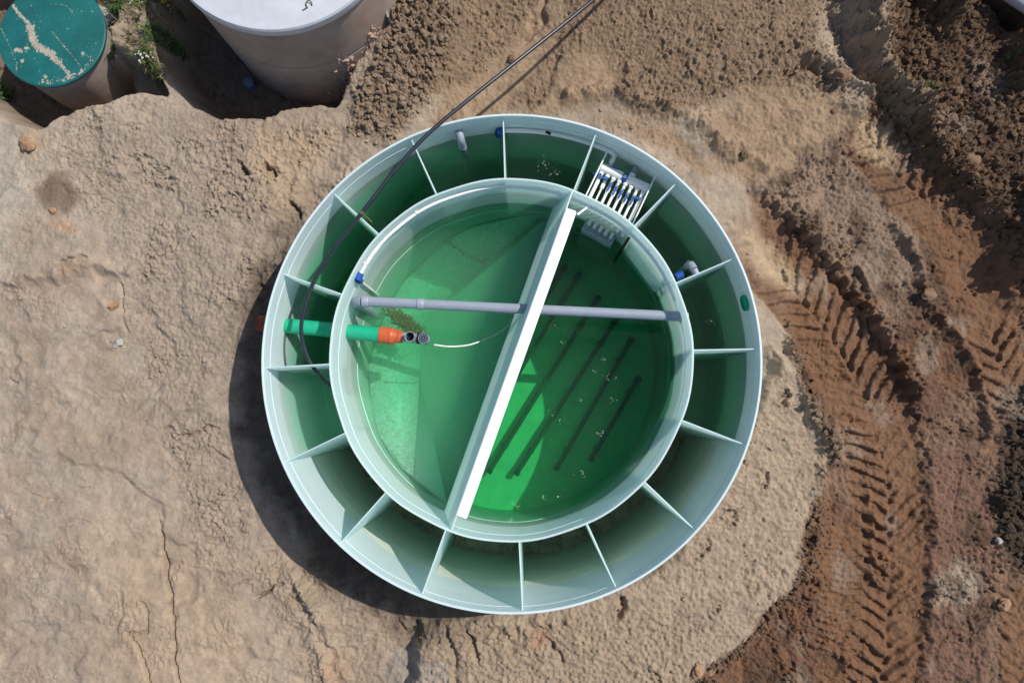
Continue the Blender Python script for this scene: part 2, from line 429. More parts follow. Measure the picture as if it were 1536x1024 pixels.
# grey pipe across the basin
GZ = .95
gA, gB = at(536, 451.5, GZ), at(1021, 474.5, GZ)
gdir = (gB-gA).normalized()
gp = thing('cross_pipe', gA, 'long grey pipe laid right across the inner basin under the white beam', 'pipe')
end = on_cyl(1030, 475, RI-TI); gW = gB+gdir*.05
mb = MB(); mb.tube([gA+gdir*.05, gW], .052, 28); mb.build('pipe_run', M['grey'], gp)
mb = MB(); mb.tube([gA+gdir*.05+Vector((0, 0, .0)), gA+gdir*.0+Vector((0, 0, -.02)), gA-gdir*.025+Vector((0, 0, -.06)), gA-gdir*.03+Vector((0, 0, -.13))], .056, 28)
mb.build('elbow', M['grey'], gp)
mb = MB(); mb.tube([gA-gdir*.03+Vector((0, 0, -.10)), gA-gdir*.03+Vector((0, 0, -1.15))], .05, 24); mb.build('down_pipe', M['grey'], gp)
gl_ = (gB-gA).length
for px in (548, 631):
    t = (at(px, 452, GZ)-gA).dot(gdir)
    mb = MB(); mb.tube([gA+gdir*(t-.035), gA+gdir*(t-.03), gA+gdir*(t+.03), gA+gdir*(t+.04)], .06, 28, radii=[.054, .060, .060, .053]); mb.build('socket', M['grey'], gp)
mb = MB(); mb.tube([gW-gdir*.02, gW+gdir*.025], .045, 20); mb.build('stub', M['grey'], gp)
# green inlet pipe, orange reducer, grey tee, strainer
IZ = .66
iA_, iB_ = at(421, 487.5, IZ), at(606, 505.5, IZ)
idr = (iB_-iA_).normalized()
ip = thing('inlet_pipe', iA_, 'bright green pipe with orange reducer and grey tee through the left walls', 'pipe')
def tI(px): return (at(px, 500, IZ)-iA_).dot(idr)
mb = MB(); mb.tube([iA_-idr*.18, iA_+idr*tI(573)], .082, 32); mb.build('pipe_run', M['green'], ip)
c0 = tI(570)
mb = MB(); mb.tube([iA_+idr*(c0+d) for d in (0, .004, .115, .120, .13, .155, .16, .165, .19, .195, .215, .22, .25)], .09, 32,
                   radii=[.086, .092, .092, .096, .096, .086, .082, .076, .070, .073, .073, .068, .066]); mb.build('reducer', M['orange'], ip)
t1 = c0+.245
mb = MB(); mb.tube([iA_+idr*t1, iA_+idr*(t1+.235)], .052, 28); te = mb.build('tee', M['grey'], ip)
tb = iA_+idr*(t1+.105)
mb = MB(); mb.pipe([tb+Vector((0, 0, .03)), tb+Vector((0, 0, .14))], .055, .006); mb.build('collar', M['grey'], te)
mb = MB(); mb.tube([tb+Vector((0, 0, .05)), tb+Vector((0, 0, .062))], .049, 24); mb.build('opening', M['black'], te)
mb = MB(); mb.tube([tb+idr*.06, tb+idr*.095], .059, 28); mb.build('band', M['black'], te)
sp = iA_+idr*(t1+.245)
mb = MB(); mb.pipe([sp+Vector((0, 0, -.06)), sp+Vector((0, 0, .10))], .056, .006)
st = mb.build('strainer', M['grey'], ip)
mb = MB(); mb.tube([sp+Vector((0, 0, .05)), sp+Vector((0, 0, .06))], .05, 20); mb.build('strainer_core', M['black'], st)
mb = MB()
for k in range(9):
    a = 2*math.pi*k/9; q = sp+Vector((.032*math.cos(a), .032*math.sin(a), .08)); mb.tube([q+Vector((0, 0, -.03)), q+Vector((0, 0, .03))], .012, 8)
mb.tube([sp+Vector((0, 0, .06)), sp+Vector((0, 0, .11))], .014, 8)
mb.build('strainer_bars', M['steel'], st)
mb = MB(); mb.tube([iA_-idr*.245, iA_-idr*.235, iA_-idr*.12], .085, 28, radii=[.078, .085, .085]); mb.build('end_socket', plain('shaded_orange', (.22, .06, .03), .7, .2, var=.3), ip)  # the tank's shadow is put into this darker orange
# thin white hose that leaves the strainer, then dips below the water
hp = smooth_path([at(651, 517, .60), at(672, 519.5, .47), at(690, 519, .43), at(708, 516, .415), at(735, 506, .37), at(758, 492, .30), at(776, 470, .25), at(782, 455, .2)], 8)
mb = MB(); mb.tube(hp, .0085, 10); tag(mb.build('air_hose', M['white']), 'thin white hose trailing from the strainer into the left half of the basin', 'hose')
# conduit hugging the inside of the basin, from the blue elbow round to the right
def cyl_pt(a, r_, z): return Vector((r_*math.cos(a), r_*math.sin(a), z))
rc = RI-TI-.022
aS = math.atan2(at(539, 420, 1.06).y, at(539, 420, 1.06).x) % (2*math.pi)
aE = math.atan2(at(1011, 452, 1.06).y, at(1011, 452, 1.06).x)
cp = thing('conduit', cyl_pt(aS, rc, 1.06), 'pale conduit clipped along the inside of the inner rim, starting at a blue elbow', 'pipe')
ca = [aS-(aS-aE)*k/120 for k in range(121)]
mb = MB(); mb.tube([cyl_pt(a, rc+wob(a), 1.06) for a in ca], .017, 14); mb.build('conduit_run', M['white'], cp)
for px, py in ((549, 396), (628, 324), (757, 279), (838, 290), (973, 375), (1004, 424)):
    q = at(px, py, 1.06); a = math.atan2(q.y, q.x)
    mb = MB(); mb.box(cyl_pt(a, rc+.004+wob(a), 1.06), .035, .02, .05, a); mb.build('clip', M['white'], cp, bevel=.003)
def blue_elbow(p, parent, u, depth):
    """compression elbow: nut, body, nut, and the tube running down from it"""
    mb = MB(); mb.tube([p-u*.01, p+u*.07], .037, 12); mb.tube([p+Vector((0, 0, -.03)), p+Vector((0, 0, -.10))], .037, 12)
    e = mb.build('elbow', M['blue'], parent, smooth=False)
    mb = MB(); mb.tube([p+u*.03, p+u*.0+Vector((0, 0, 0)), p+Vector((0, 0, -.035))], .033, 14); mb.build('elbow_body', M['black'], e)
    mb = MB(); mb.tube([p+Vector((0, 0, -.06)), p+Vector((0, 0, -depth))], .014, 12); mb.build('drop_tube', M['white'], parent)
tS = (cyl_pt(aS-.02, rc, 1.06)-cyl_pt(aS, rc, 1.06)).normalized()
blue_elbow(cyl_pt(aS, rc-.006, 1.06), cp, tS, 1.0)
# supply pipe along the outer wall to the manifold
rs = RO-TO-.03; zs = .90
q = at(747, 199, zs); aT = math.atan2(q.y, q.x)
q = at(918, 229, zs); aU = math.atan2(q.y, q.x)
spp = thing('supply_pipe', cyl_pt(aT, rs, zs), 'white air pipe along the inside of the outer wall leading to the valve manifold', 'pipe')
pts = [cyl_pt(aT+(aU-aT)*k/50, rs, zs) for k in range(51)]
hA, hB = at(902, 251, .84), at(972, 283, .84)      # header axis ends
hdir = (hB-hA).normalized(); rad = Vector((-(hB+hA).x/2, -(hB+hA).y/2, 0)); hn = Vector((hdir.y, -hdir.x, 0))
if hn.dot(rad) < 0: hn = -hn                          # hn points to the basin
v0 = hA+hdir*.075
corner = v0-hn*((v0-pts[-1]).dot(hn)*1.0)
mb = MB(); mb.tube(pts+[corner], .024, 16); mb.build('pipe_run', M['white'], spp)
mb = MB(); mb.tube([corner-hn*.02, corner+hn*.0, corner+hn*.10], .026, 16); mb.build('pipe_elbow', M['white'], spp)
va_ = corner+hn*.10; mid = va_.lerp(v0, .45)
mb = MB(); mb.tube([va_, mid], .02, 14); mb.tube([mid-hn*.03, mid+hn*.03], .027, 10); mb.tube([mid, v0], .022, 14); vb = mb.build('valve', M['steel'], spp)
mb = MB(); mb.box(mid+hdir*.06+Vector((0, 0, .035)), .10, .022, .012, math.atan2(hdir.y, hdir.x)+.25); mb.tube([mid, mid+Vector((0, 0, .04))], .009, 8); mb.build('handle', M['blue'], vb, bevel=.003)
mb = MB(); mb.box(cyl_pt(math.atan2(at(823, 196, zs).y, at(823, 196, zs).x), rs-.004, zs), .03, .06, .05, PA[3]); mb.build('clamp', M['black'], spp, bevel=.004)
blue_elbow(cyl_pt(aT, rs-.004, zs), spp, (pts[1]-pts[0]).normalized(), 1.1)
# manifold
mf = thing('valve_manifold', (hA+hB)/2, 'white air manifold with a row of blue-handled valves between the two walls', 'manifold')
hl = (hB-hA).length
mb = MB(); mb.tube([hA, hB], .05, 28); hd = mb.build('header', M['white'], mf)
mb = MB(); c_ = hA+hdir*hl*.50; mb.tube([c_-hdir*.03, c_+hdir*.03], .0525, 28); lab = mb.build('sticker', M['blue'], hd)
mb = MB()
for k in range(3): mb.box(c_+hdir*(-.012+.012*k)+Vector((0, 0, .0535)), .006, .034, .002, math.atan2(hdir.y, hdir.x))
mb.build('sticker_print', M['white'], lab)
mb = MB(); mb.tube([c_+hdir*.06-hn*.0, c_+hdir*.06-hn*.075], .034, 18); mb.build('branch', M['white'], hd)
mb = MB(); mb.tube([c_+hdir*.06-hn*.07, c_+hdir*.06-hn*.33+Vector((0, 0, -.06))], .028, 16); mb.build('feed_hose', M['grey'], mf)
def in_wall(p, d, rad_): b = p.x*d.x+p.y*d.y; c = p.x**2+p.y**2-rad_**2; D = b*b-c; return (-b-math.sqrt(D)) if D > 0 else .4
nd = 8
for k in range(nd):
    p = hA+hdir*(.03+(hl-.06)*k/(nd-1)); L_ = in_wall(p, hn, RI-.02)
    z = Vector((0, 0, -.006*(k % 3)))
    big = k in (0, 7)
    mb = MB(); mb.tube([p+hn*.045, p+hn*(L_+.05)], .021 if big else (.011 if k == 1 else .016), 12); mb.build('dropper_pipe', M['white'], mf)
    off = .10+.012*(k if k < 5 else 5)
    q = p+hn*off
    mb = MB(); mb.tube([p+hn*.05, p+hn*.075], .025, 14); mb.tube([p+hn*.12, p+hn*.15], .02, 14); mb.tube([q+hn*.045, q+hn*.10], .022, 14); mb.build('union_nut', M['white'], mf)
    mb = MB(); mb.tube([q-hn*.03, q+hn*.045], .021, 10); mb.tube([q, q+Vector((0, 0, .035))], .010, 8); v_ = mb.build('valve', M['steel'], mf)
    ang = math.atan2(hn.y, hn.x); 
    if k in (0, 7): ang = math.atan2(hdir.y, hdir.x)+.3; cc = q-hdir*.035
    elif k == 1: ang = math.atan2(hdir.y, hdir.x)+.1; cc = q-hdir*.03
    else: cc = q+hn*.05
    mb = MB(); mb.box(cc+Vector((0, 0, .04)), .095, .022, .012, ang); mb.build('handle', M['blue'], v_, bevel=.003)
for p in (hA-hdir*.012, hB+hdir*.012):
    mb = MB(); mb.box(p+hn*.01, .012, .17, .16, math.atan2(hdir.y, hdir.x)); mb.build('end_plate', M['beam'], mf, bevel=.002)
    L_ = in_wall(p, hn, RI)
    b = p.x*(-hn.x)+p.y*(-hn.y); c = p.x**2+p.y**2-(RO-TO)**2; Lo = -b+math.sqrt(b*b-c)
    mb = MB(); mb.tube([p-hn*(Lo-.004)+Vector((0, 0, .085)), p+hn*(L_+.01)+Vector((0, 0, .085))], .0085, 10); mb.build('bracket_rod', M['beam'], mf)
# shroud box with five nozzles hanging on the inside of the basin wall
sA, sB = at(872, 344, .55), at(917, 368, .55)
sd_ = (sB-sA).normalized(); sn = Vector((-sd_.y, sd_.x, 0))
if sn.dot(sA) < 0: sn = -sn                            # towards the wall
sh = thing('air_lift_box', (sA+sB)/2, 'translucent box with five white nozzles hanging on the inner wall below the manifold', 'box')
sl = (sB-sA).length
dep = [max(.12, -(sA+sd_*sl*t).dot(sn)+math.sqrt(max(0, (sA+sd_*sl*t).dot(sn)**2-((sA+sd_*sl*t).xy.length_squared-(RI-TI)**2)))) for t in (0, 1)]
mb = MB()
poly = [sA, sB, sB+sn*(dep[1]-.01), sA+sn*(dep[0]-.01)]
mb.prism([(p.x, p.y) for p in poly], .535, .55); mb.build('top_plate', M['clear'], sh, smooth=False, bevel=.003)
mb = MB(); mb.prism([(p.x, p.y) for p in (sA, sB, sB+sn*.012, sA+sn*.012)], -.55, .534); mb.build('front_plate', M['clear'], sh, smooth=False)
for p, d in ((sA, dep[0]), (sB, dep[1])):
    s_ = sd_*.012 if p is sA else -sd_*.012
    mb = MB(); mb.prism([(q.x, q.y) for q in (p+sn*.013, p+sn*.013+s_, p+s_+sn*(d-.01), p+sn*(d-.01))], -.55, .534); mb.build('side_plate', M['clear'], sh, smooth=False)
for k in range(5):
    t = .12+.76*k/4; p = sA+sd_*sl*t; d = dep[0]+(dep[1]-dep[0])*t
    mb = MB(); mb.tube([p+sn*(d*.95)+Vector((0, 0, .06)), p+sn*(d*.46)+Vector((0, 0, .03))], .02, 12); nz = mb.build('nozzle', M['white'], sh)
    mb = MB(); mb.tube([p+sn*(d*.46)+Vector((0, 0, .03)), p+sn*(d*.12)+Vector((0, 0, .022))], .017, 12); mb.build('nozzle_tube', M['grey'], nz)
# black riser, baffle strip, white brace near the manifold
q = at(943, 357, .95); mb = MB(); mb.tube([q, q+Vector((0, 0, -1.2))], .016, 12); tag(mb.build('riser', M['rubber']), 'short black rod standing upright against the upper right wall of the basin', 'rod')
bA, bB = at(946, 363, .80), at(993, 428, .80); bd = (bB-bA).normalized(); bn = Vector((-bd.y, bd.x, 0))
bs = thing('baffle', (bA+bB)/2, 'narrow white baffle strip set off the upper right wall of the basin', 'baffle')
mb = MB(); mb.prism([(p.x, p.y) for p in (bA, bB, bB-bn*.012, bA-bn*.012)], .25, .80); mb.build('strip', M['panel'], bs, smooth=False)
for p in (bA+bd*.02, bB-bd*.02):
    o_ = bn if bn.dot(p) > 0 else -bn
    mb = MB(); mb.box(p+o_*.05+Vector((0, 0, -.2)), .012, .12, .3, math.atan2(bd.y, bd.x)); mb.build('bracket', M['panel'], bs)
mb = MB(); mb.tube([at(866, 322, 1.12), at(885, 308, 1.08)], .012, 10); tag(mb.build('brace', M['white']), 'short white brace from the top end of the beam to the inner wall', 'brace')
# grey overflow pipes in the ring
def overflow(px, py, z, label, group, toward_out=True):
    p = at(px, py, z); u = Vector((p.x, p.y, 0)).normalized()
    o = thing('overflow_pipe', p, label, 'pipe', group)
    mb = MB(); mb.tube(bend(p+u*.11, p, p+Vector((0, 0, -.25)), .06), .043, 20); mb.build('pipe_elbow', M['grey'], o)
    mb = MB(); mb.tube([p+Vector((0, 0, -.2)), p+Vector((0, 0, -.95))], .038, 18); mb.build('down_pipe', M['grey'], o)
    L_ = RO-p.xy.length
    if toward_out and L_ > .09: mb = MB(); mb.tube([p+u*.08, p+u*(L_+.07)], .036, 18); mb.build('stub', M['white'], o)
    mb = MB(); mb.pipe([p+Vector((0, 0, -.19)), p+Vector((0, 0, -.26))], .046, .007); mb.build('collar', M['grey'], o)
    return o
overflow(691, 209, .98, 'grey overflow elbow coming through the outer wall near the top left of the ring', None)
q = at(1041, 404, .95)
a2 = PA[1]; t2 = Vector((-math.sin(a2), math.cos(a2), 0))
o = thing('transfer_pipe', q, 'short grey transfer elbow by the right hand panel of the ring, beside a blue fitting', 'pipe')
mb = MB(); mb.tube([q+t2*.075+Vector((0, 0, -.09)), q+t2*.055+Vector((0, 0, -.02)), q-t2*.0], .042, 20); mb.build('pipe_elbow', M['grey'], o)
mb = MB(); mb.tube([q-t2*.0, q-t2*.075], .037, 20); mb.build('stub', M['grey'], o)
mb = MB(); mb.tube([q+t2*.076+Vector((0, 0, -.07)), q+t2*.076+Vector((0, 0, -.9))], .037, 20); mb.build('down_pipe', M['grey'], o)
q = at(1015, 415, .98); o = thing('air_fitting', q, 'blue compression elbow where a panel meets the inner wall on the right', 'fitting')
blue_elbow(q, o, (at(1023, 411, .98)-q).normalized(), .8)
# green outlet through the east wall
q = on_cyl(1119, 454, RO-TO); u = Vector((q.x, q.y, 0)).normalized()
o = thing('outlet_socket', q, 'round green outlet socket in the right hand side of the outer wall', 'outlet')
mb = MB(); mb.pipe([q-u*.03, q+u*.03], .082, .009, 32); mb.build('sleeve', M['green'], o)
mb = MB(); mb.tube([q-u*.012, q-u*.004], .074, 28); mb.build('plug', M['green'], o)
# tube diffusers on the floor of the right half
ZD = ZIN+.13
dif = [((957, 569), (886, 690)), ((946, 511), (834, 704)), ((923, 481), (774, 711)), ((896, 448), (733, 708)), ((867, 414), (728, 640)), ((846, 402), (716, 610))]
lab = ['shortest black diffuser tube under the green water, nearest the right wall', 'second black diffuser tube from the right wall under the green water', 'third black diffuser tube from the right wall, ending by the sunlit patch',
       'black diffuser tube that crosses the sunlit green patch beside the beam', 'black diffuser tube partly hidden under the white beam', 'black diffuser tube nearest the partition, mostly under the beam']
for (a_, b_), l_ in zip(dif, lab):
    A_, B_ = at(*a_, ZD), at(*b_, ZD)
    o = thing('diffuser', A_, l_, 'diffuser', 'air diffuser tubes on the basin floor'); d_ = (B_-A_).normalized()
    mb = MB(); mb.tube([A_, B_], .03, 16); mb.build('membrane', M['rubber'], o)
    mb = MB(); mb.tube([A_-d_*.04, A_+d_*.05], .042, 16); mb.tube([A_, A_+Vector((0, 0, .16))], .03, 12); mb.build('inlet_elbow', M['black'], o)
    mb = MB(); mb.tube([B_-d_*.05, B_+d_*.01], .038, 16); mb.build('end_clamp', M['black'], o)
    for t in (.15, .85):
        p = A_.lerp(B_, t); mb = MB(); mb.box((p.x, p.y, ZIN+.05), .03, .08, .1, math.atan2(d_.y, d_.x)); mb.build('foot', M['black'], o)
# sludge in the hopper
def on_hop(px, py, d): return at(px, py, ZW-d)
mb = MB(); rr = random.Random(4)
tri = [(Cc, Bc, Kc), (Cc, on_hop(556, 470, .9), on_hop(575, 440, .8))]
for k in range(2400):
    # flocs gathered round the low corner
    u_ = rr.gauss(0, 1); v_ = rr.gauss(0, 1)
    px = 608+u_*12+v_*4; py = 484+v_*8+u_*6
    p = on_hop(px, py, .34+.26*rr.random()); s_ = .006+.014*rr.random()**2
    a = rr.random()*6.28
    mb.add([p+Vector((math.cos(a+b)*s_*(.6+.6*rr.random()), math.sin(a+b)*s_*(.6+.6*rr.random()), (.5 if i == 3 else -.2)*s_)) for i, b in enumerate((0, 2.1, 4.2, 1))], [(0, 1, 3), (1, 2, 3), (2, 0, 3), (2, 1, 0)])
for (x0, y0), (x1, y1), c_ in (((668, 360), (700, 384), 60), ((700, 384), (728, 394), 90), ((722, 394), (733, 384), 50)):
    for k in range(c_):
        t = rr.random(); p = on_hop(x0+(x1-x0)*t+rr.gauss(0, 1.5), y0+(y1-y0)*t+rr.gauss(0, 1.5), .75); s_ = .005+.008*rr.random(); a = rr.random()*6.28
        mb.add([p+Vector((math.cos(a+b)*s_, math.sin(a+b)*s_, (.5 if i == 3 else -.2)*s_)) for i, b in enumerate((0, 2.1, 4.2, 1))], [(0, 1, 3), (1, 2, 3), (2, 0, 3), (2, 1, 0)])
tag(mb.build('sludge', M['algae'], smooth=False), 'brown sludge flocs gathered in the creases of the settling hopper', 'sludge', kind='stuff')
# little rafts of foam on the water
mb = MB(); rr = random.Random(9)
spots = [(873, 712, ZW, 7), (1068, 482, ZWO, 5), (1085, 510, ZWO, 9), (818, 246, ZWO, 9), (835, 262, ZWO, 6), (910, 568, ZW, 6), (905, 539, ZW, 4), (845, 512, ZW, 5), (892, 555, ZW, 3), (843, 630, ZW, 4), (870, 600, ZW, 3),
         (828, 620, ZW, 4), (918, 600, ZW, 4), (900, 650, ZW, 4), (775, 758, ZW, 5), (838, 745, ZW, 3), (800, 755, ZW, 3), (816, 748, ZW, 4), (765, 782, ZW, 5), (757, 596, ZW, 3), (830, 488, ZW, 4), (770, 482, ZW, 4), (1075, 640, ZWO, 4), (655, 625, ZWO, 0)]
for (x, y, z, s) in spots:
    for k in range(int(s*1.8)):
        p = at(x+rr.gauss(0, s*.8), y+rr.gauss(0, s*.8), z+.001); rad_ = .0018+.0034*rr.random()**2; n = 6
        q0 = [p+Vector((rad_*math.cos(6.283*i/n), rad_*math.sin(6.283*i/n), 0)) for i in range(n)]
        mb.add(q0+[p+Vector((0, 0, rad_*.8))], [(i, (i+1) % n, n) for i in range(n)])
tag(mb.build('foam', M['foam']), 'scattered specks of white foam floating on the green water', 'foam', kind='stuff')
# black hose slung across the ring
hz = smooth_path([at(1090, -190, .38), at(985, -85, .62), at(890, 0, .92), at(769, 97, 1.12), at(700, 152, 1.2), at(640, 203, 1.235), at(590, 258, 1.235), at(543, 319, 1.228), at(503, 371, 1.20), at(473, 418, 1.17), at(456, 465, 1.14), at(452, 500, 1.10), at(461, 535, 1.03), at(477, 560, .95), at(495, 577, .82), at(503, 583, .5), at(506, 585, .1)], 12)
mb = MB(); mb.tube(hz, .0205, 16); hs = mb.build('hose', M['hose']); tag(hs, 'long black hose slung over the tank rim, curving down into the left of the ring', 'hose')
mb = MB()
kk = min(range(len(hz)), key=lambda i: (hz[i]-at(543, 319, 1.228)).length)
for d in (-1, 0, 1):
    p = hz[kk]+(hz[kk+1]-hz[kk])*d*.25; t_ = (hz[kk+1]-hz[kk]).normalized()
    mb.tube([p-t_*.006, p+t_*.006], .025, 14)
tie_pts = smooth_path([hz[kk]+Vector((.03, .04, .01)), hz[kk]+Vector((.02, -.02, -.02)), hz[kk]+Vector((.07, -.06, -.03)), hz[kk]+Vector((.10, -.10, -.02))], 5)
mb.tube(tie_pts, .006, 8); mb.build('tie', M['string'], hs)

# ------------------------------------------------------------------ ground: one sheet, sculpted from soil features surveyed off the photograph
def axis(lo, hi, step, far):
    a = np.arange(lo, hi+step/2, step); o = []; d = step; x = hi
    while x < far: d *= 1.04 if x < hi+4.5 else 1.5; x += d; o.append(x)
    o2 = []; d = step; x = lo
    while x > -far: d *= 1.04 if x > lo-4.5 else 1.5; x -= d; o2.append(x)
    return np.array(o2[::-1]+list(a)+o), len(o2), len(a)
STEPG = .0115
gx, ix0, nxf = axis(-7.0, 6.9, STEPG, 220); gy, iy0, nyf = axis(-4.2, 5.2, STEPG, 220)
X, Y = np.meshgrid(gx.astype(np.float32), gy.astype(np.float32))
def to_px(X, Y, z=0.0):
    dx, dy, dz = X-CAM[0], Y-CAM[1], z-CAM[2]
    zc = dx*FW[0]+dy*FW[1]+dz*FW[2]; zc = np.maximum(zc, .5)
    return 768+F*(dx*RT[0]+dy*RT[1]+dz*RT[2])/zc, 512-F*(dx*UP[0]+dy*UP[1]+dz*UP[2])/zc
U, V = to_px(X, Y)
U = np.clip(U, -4000, 5500).astype(np.float32); V = np.clip(V, -4000, 5000).astype(np.float32)
def h2(ix, iy, s):
    n = ix.astype(np.int32).astype(np.uint32)*np.uint32(374761393)+iy.astype(np.int32).astype(np.uint32)*np.uint32(668265263)+np.uint32((s*1442695041) & 0xffffffff)
    n = (n ^ (n >> np.uint32(13)))*np.uint32(1274126177)
    n = n ^ (n >> np.uint32(16))
    return ((n & 0xffff).astype(np.float32))*np.float32(1/65535.0)
def vnoise(x, y, s):
    ix = np.floor(x); iy = np.floor(y); fx = x-ix; fy = y-iy
    fx = fx*fx*fx*(fx*(fx*6-15)+10); fy = fy*fy*fy*(fy*(fy*6-15)+10)
    a = h2(ix, iy, s); b = h2(ix+1, iy, s); c = h2(ix, iy+1, s); d = h2(ix+1, iy+1, s)
    return (a+(b-a)*fx)*(1-fy)+(c+(d-c)*fx)*fy
def fbm(x, y, sc, oc, s, gain=.5):
    t = 0; a = 1; n = 0
    for o in range(oc):
        t = t+a*(vnoise(x*sc+o*17.3, y*sc-o*9.1, s+o)*2-1); n += a; a *= gain; sc *= 2.03
    return t/n
def worley(x, y, sc, s):
    """rounded lumps: 1 at a lump's centre, 0 in the gaps; each lump its own size and height"""
    x = x*sc; y = y*sc; ix = np.floor(x); iy = np.floor(y); best = np.zeros_like(x)
    for i in (-1, 0, 1):
        for j in (-1, 0, 1):
            cx = ix+i; cy = iy+j
            px = cx+h2(cx, cy, s); py = cy+h2(cx, cy, s+7); rad = .35+.6*h2(cx, cy, s+13)**2; hh = .35+.65*h2(cx, cy, s+29)
            d2 = ((x-px)**2+(y-py)**2)/(rad*rad)
            best = np.maximum(best, hh*rad*np.sqrt(np.maximum(0, 1-d2)))
    return best
def sst(a, b, t): t = np.clip((t-a)/(b-a), 0, 1); return t*t*(3-2*t)
WU = U+14*fbm(X, Y, 1.7, 3, 91)+6*fbm(X, Y, 7, 3, 95)      # wandering edges
WV = V+14*fbm(X, Y, 1.7, 3, 191)+6*fbm(X, Y, 7, 3, 195)
def window(pts, pad):
    """slice of the grid that holds a polyline (plus a margin, in photo pixels)"""
    xs = [p[0] for p in pts]; ys = [p[1] for p in pts]
    m = (U > min(xs)-pad) & (U < max(xs)+pad) & (V > min(ys)-pad) & (V < max(ys)+pad)
    r_ = np.nonzero(m.any(1))[0]; c_ = np.nonzero(m.any(0))[0]
    if not len(r_): return None
    return np.s_[r_[0]:r_[-1]+1, c_[0]:c_[-1]+1]
def polyd(pts, u, v):
    """distance to a polyline, arc length along it, signed side"""
    D = np.full(u.shape, 1e9); Sx = np.zeros_like(u); side = np.zeros_like(u); acc = 0
    for (x0, y0), (x1, y1) in zip(pts[:-1], pts[1:]):
        ex, ey = x1-x0, y1-y0; L_ = math.hypot(ex, ey)
        t = np.clip(((u-x0)*ex+(v-y0)*ey)/(L_*L_), 0, 1)
        d = np.hypot(u-x0-t*ex, v-y0-t*ey); m = d < D
        D = np.where(m, d, D); Sx = np.where(m, acc+t*L_, Sx)
        side = np.where(m, np.sign(ex*(v-y0)-ey*(u-x0)), side); acc += L_
    return D, Sx, side
def inside(poly, u, v, soft=10):
    """soft mask of a polygon"""
    u_full = u; w = window([(min(max(x, -700), 2300), min(max(y, -700), 1800)) for x, y in poly], 60+3*soft)
    if w is not None and max(abs(p[0]) for p in poly) < 2000:
        out = np.zeros(u.shape, np.float32); out[w] = _inside(poly, u[w], v[w], soft); return out
    return _inside(poly, u, v, soft)
def _inside(poly, u, v, soft):
    D, _, _ = polyd(poly+[poly[0]], u, v)
    c = np.zeros(u.shape, bool); n = len(poly)
    for i in range(n):
        x0, y0 = poly[i]; x1, y1 = poly[(i+1) % n]
        if y0 == y1: continue
        m = ((y0 > v) != (y1 > v)) & (u < (x1-x0)*(v-y0)/(y1-y0)+x0)
        c ^= m
    return sst(-soft, soft, np.where(c, D, -D))
def blob(cx, cy, rx, ry, u, v, ang=0):
    c, s = math.cos(R(ang)), math.sin(R(ang)); a = ((u-cx)*c+(v-cy)*s)/rx; b = (-(u-cx)*s+(v-cy)*c)/ry
    return np.exp(-(a*a+b*b))
def dense(pts, n=8): return [(p.x, p.y) for p in smooth_path([(x, y, 0) for x, y in pts], n)]

# --- masks of the kinds of soil
plateau = inside([(1150, 520), (1180, 545), (1195, 570), (1238, 655), (1205, 760), (1182, 870), (1120, 940), (1030, 1015), (1000, 1120), (600, 1120), (640, 930), (1000, 840), (1110, 640)], WU, WV, 13)
mudzone = inside([(1130, 300), (1180, 440), (1200, 570), (1240, 655), (1208, 765), (1185, 875), (1120, 945), (1030, 1018), (1000, 1300), (2400, 1300), (2400, -600), (1500, -600), (1330, 30), (1290, 190)], WU, WV, 16)
dark = inside([(1350, -300), (1335, 40), (1345, 110), (1318, 165), (1338, 200), (1395, 250), (1445, 300), (1490, 345), (1545, 420), (2200, 500), (2200, -300)], WU, WV, 18)
dark_br = inside([(1500, 590), (1560, 560), (2200, 560), (2200, 950), (1560, 880), (1510, 830), (1490, 745), (1515, 690)], WU, WV, 12)
dark_ed = np.maximum(inside([(1185, 480), (1215, 560), (1250, 630), (1262, 690), (1225, 690), (1200, 620), (1180, 545)], WU, WV, 12),
                     inside([(1215, 690), (1240, 760), (1215, 860), (1165, 930), (1120, 985), (1020, 1080), (960, 1080), (1035, 1008), (1120, 945), (1180, 885), (1200, 800)], WU, WV, 14))
clod_a = inside([(530, 165), (575, 90), (590, 30), (620, -60), (720, -60), (690, 60), (655, 140), (590, 215), (530, 210)], WU, WV, 16)
clod_top = inside([(600, -200), (1235, -200), (1225, 70), (1260, 150), (1190, 170), (1090, 150), (1000, 190), (950, 180), (905, 150), (830, 175), (730, 165), (640, 150)], WU, WV, 22)
smooth_tan = np.maximum.reduce([inside([(838, -40), (860, -40), (845, 40), (800, 110), (760, 165), (690, 195), (640, 190), (755, 85)], WU, WV, 8),
                     inside([(850, 85), (905, 80), (930, 120), (905, 165), (815, 165)], WU, WV, 12), inside([(1040, 180), (1140, 130), (1240, 150), (1290, 180), (1220, 300), (1130, 290), (1070, 235)], WU, WV, 20),
                     inside([(900, 185), (1000, 190), (1080, 250), (1060, 262), (960, 215)], WU, WV, 9)])
rough_l = np.maximum(inside([(120, 180), (330, 170), (520, 190), (500, 280), (400, 420), (330, 560), (250, 560), (200, 470), (170, 330), (120, 260)], WU, WV, 55),
                     inside([(225, 500), (300, 560), (345, 650), (385, 800), (430, 900), (330, 860), (290, 740), (235, 640)], WU, WV, 22))
rough_b = inside([(370, 850), (450, 830), (540, 900), (700, 925), (930, 900), (1060, 900), (1000, 1060), (700, 1060), (500, 1060), (440, 1000)], WU, WV, 25)
veg = inside([(150, -60), (262, -60), (262, 60), (255, 120), (228, 112), (195, 95), (160, 85)], WU, WV, 8)
sand_l = 1-np.maximum.reduce([mudzone, clod_top, clod_a, plateau])

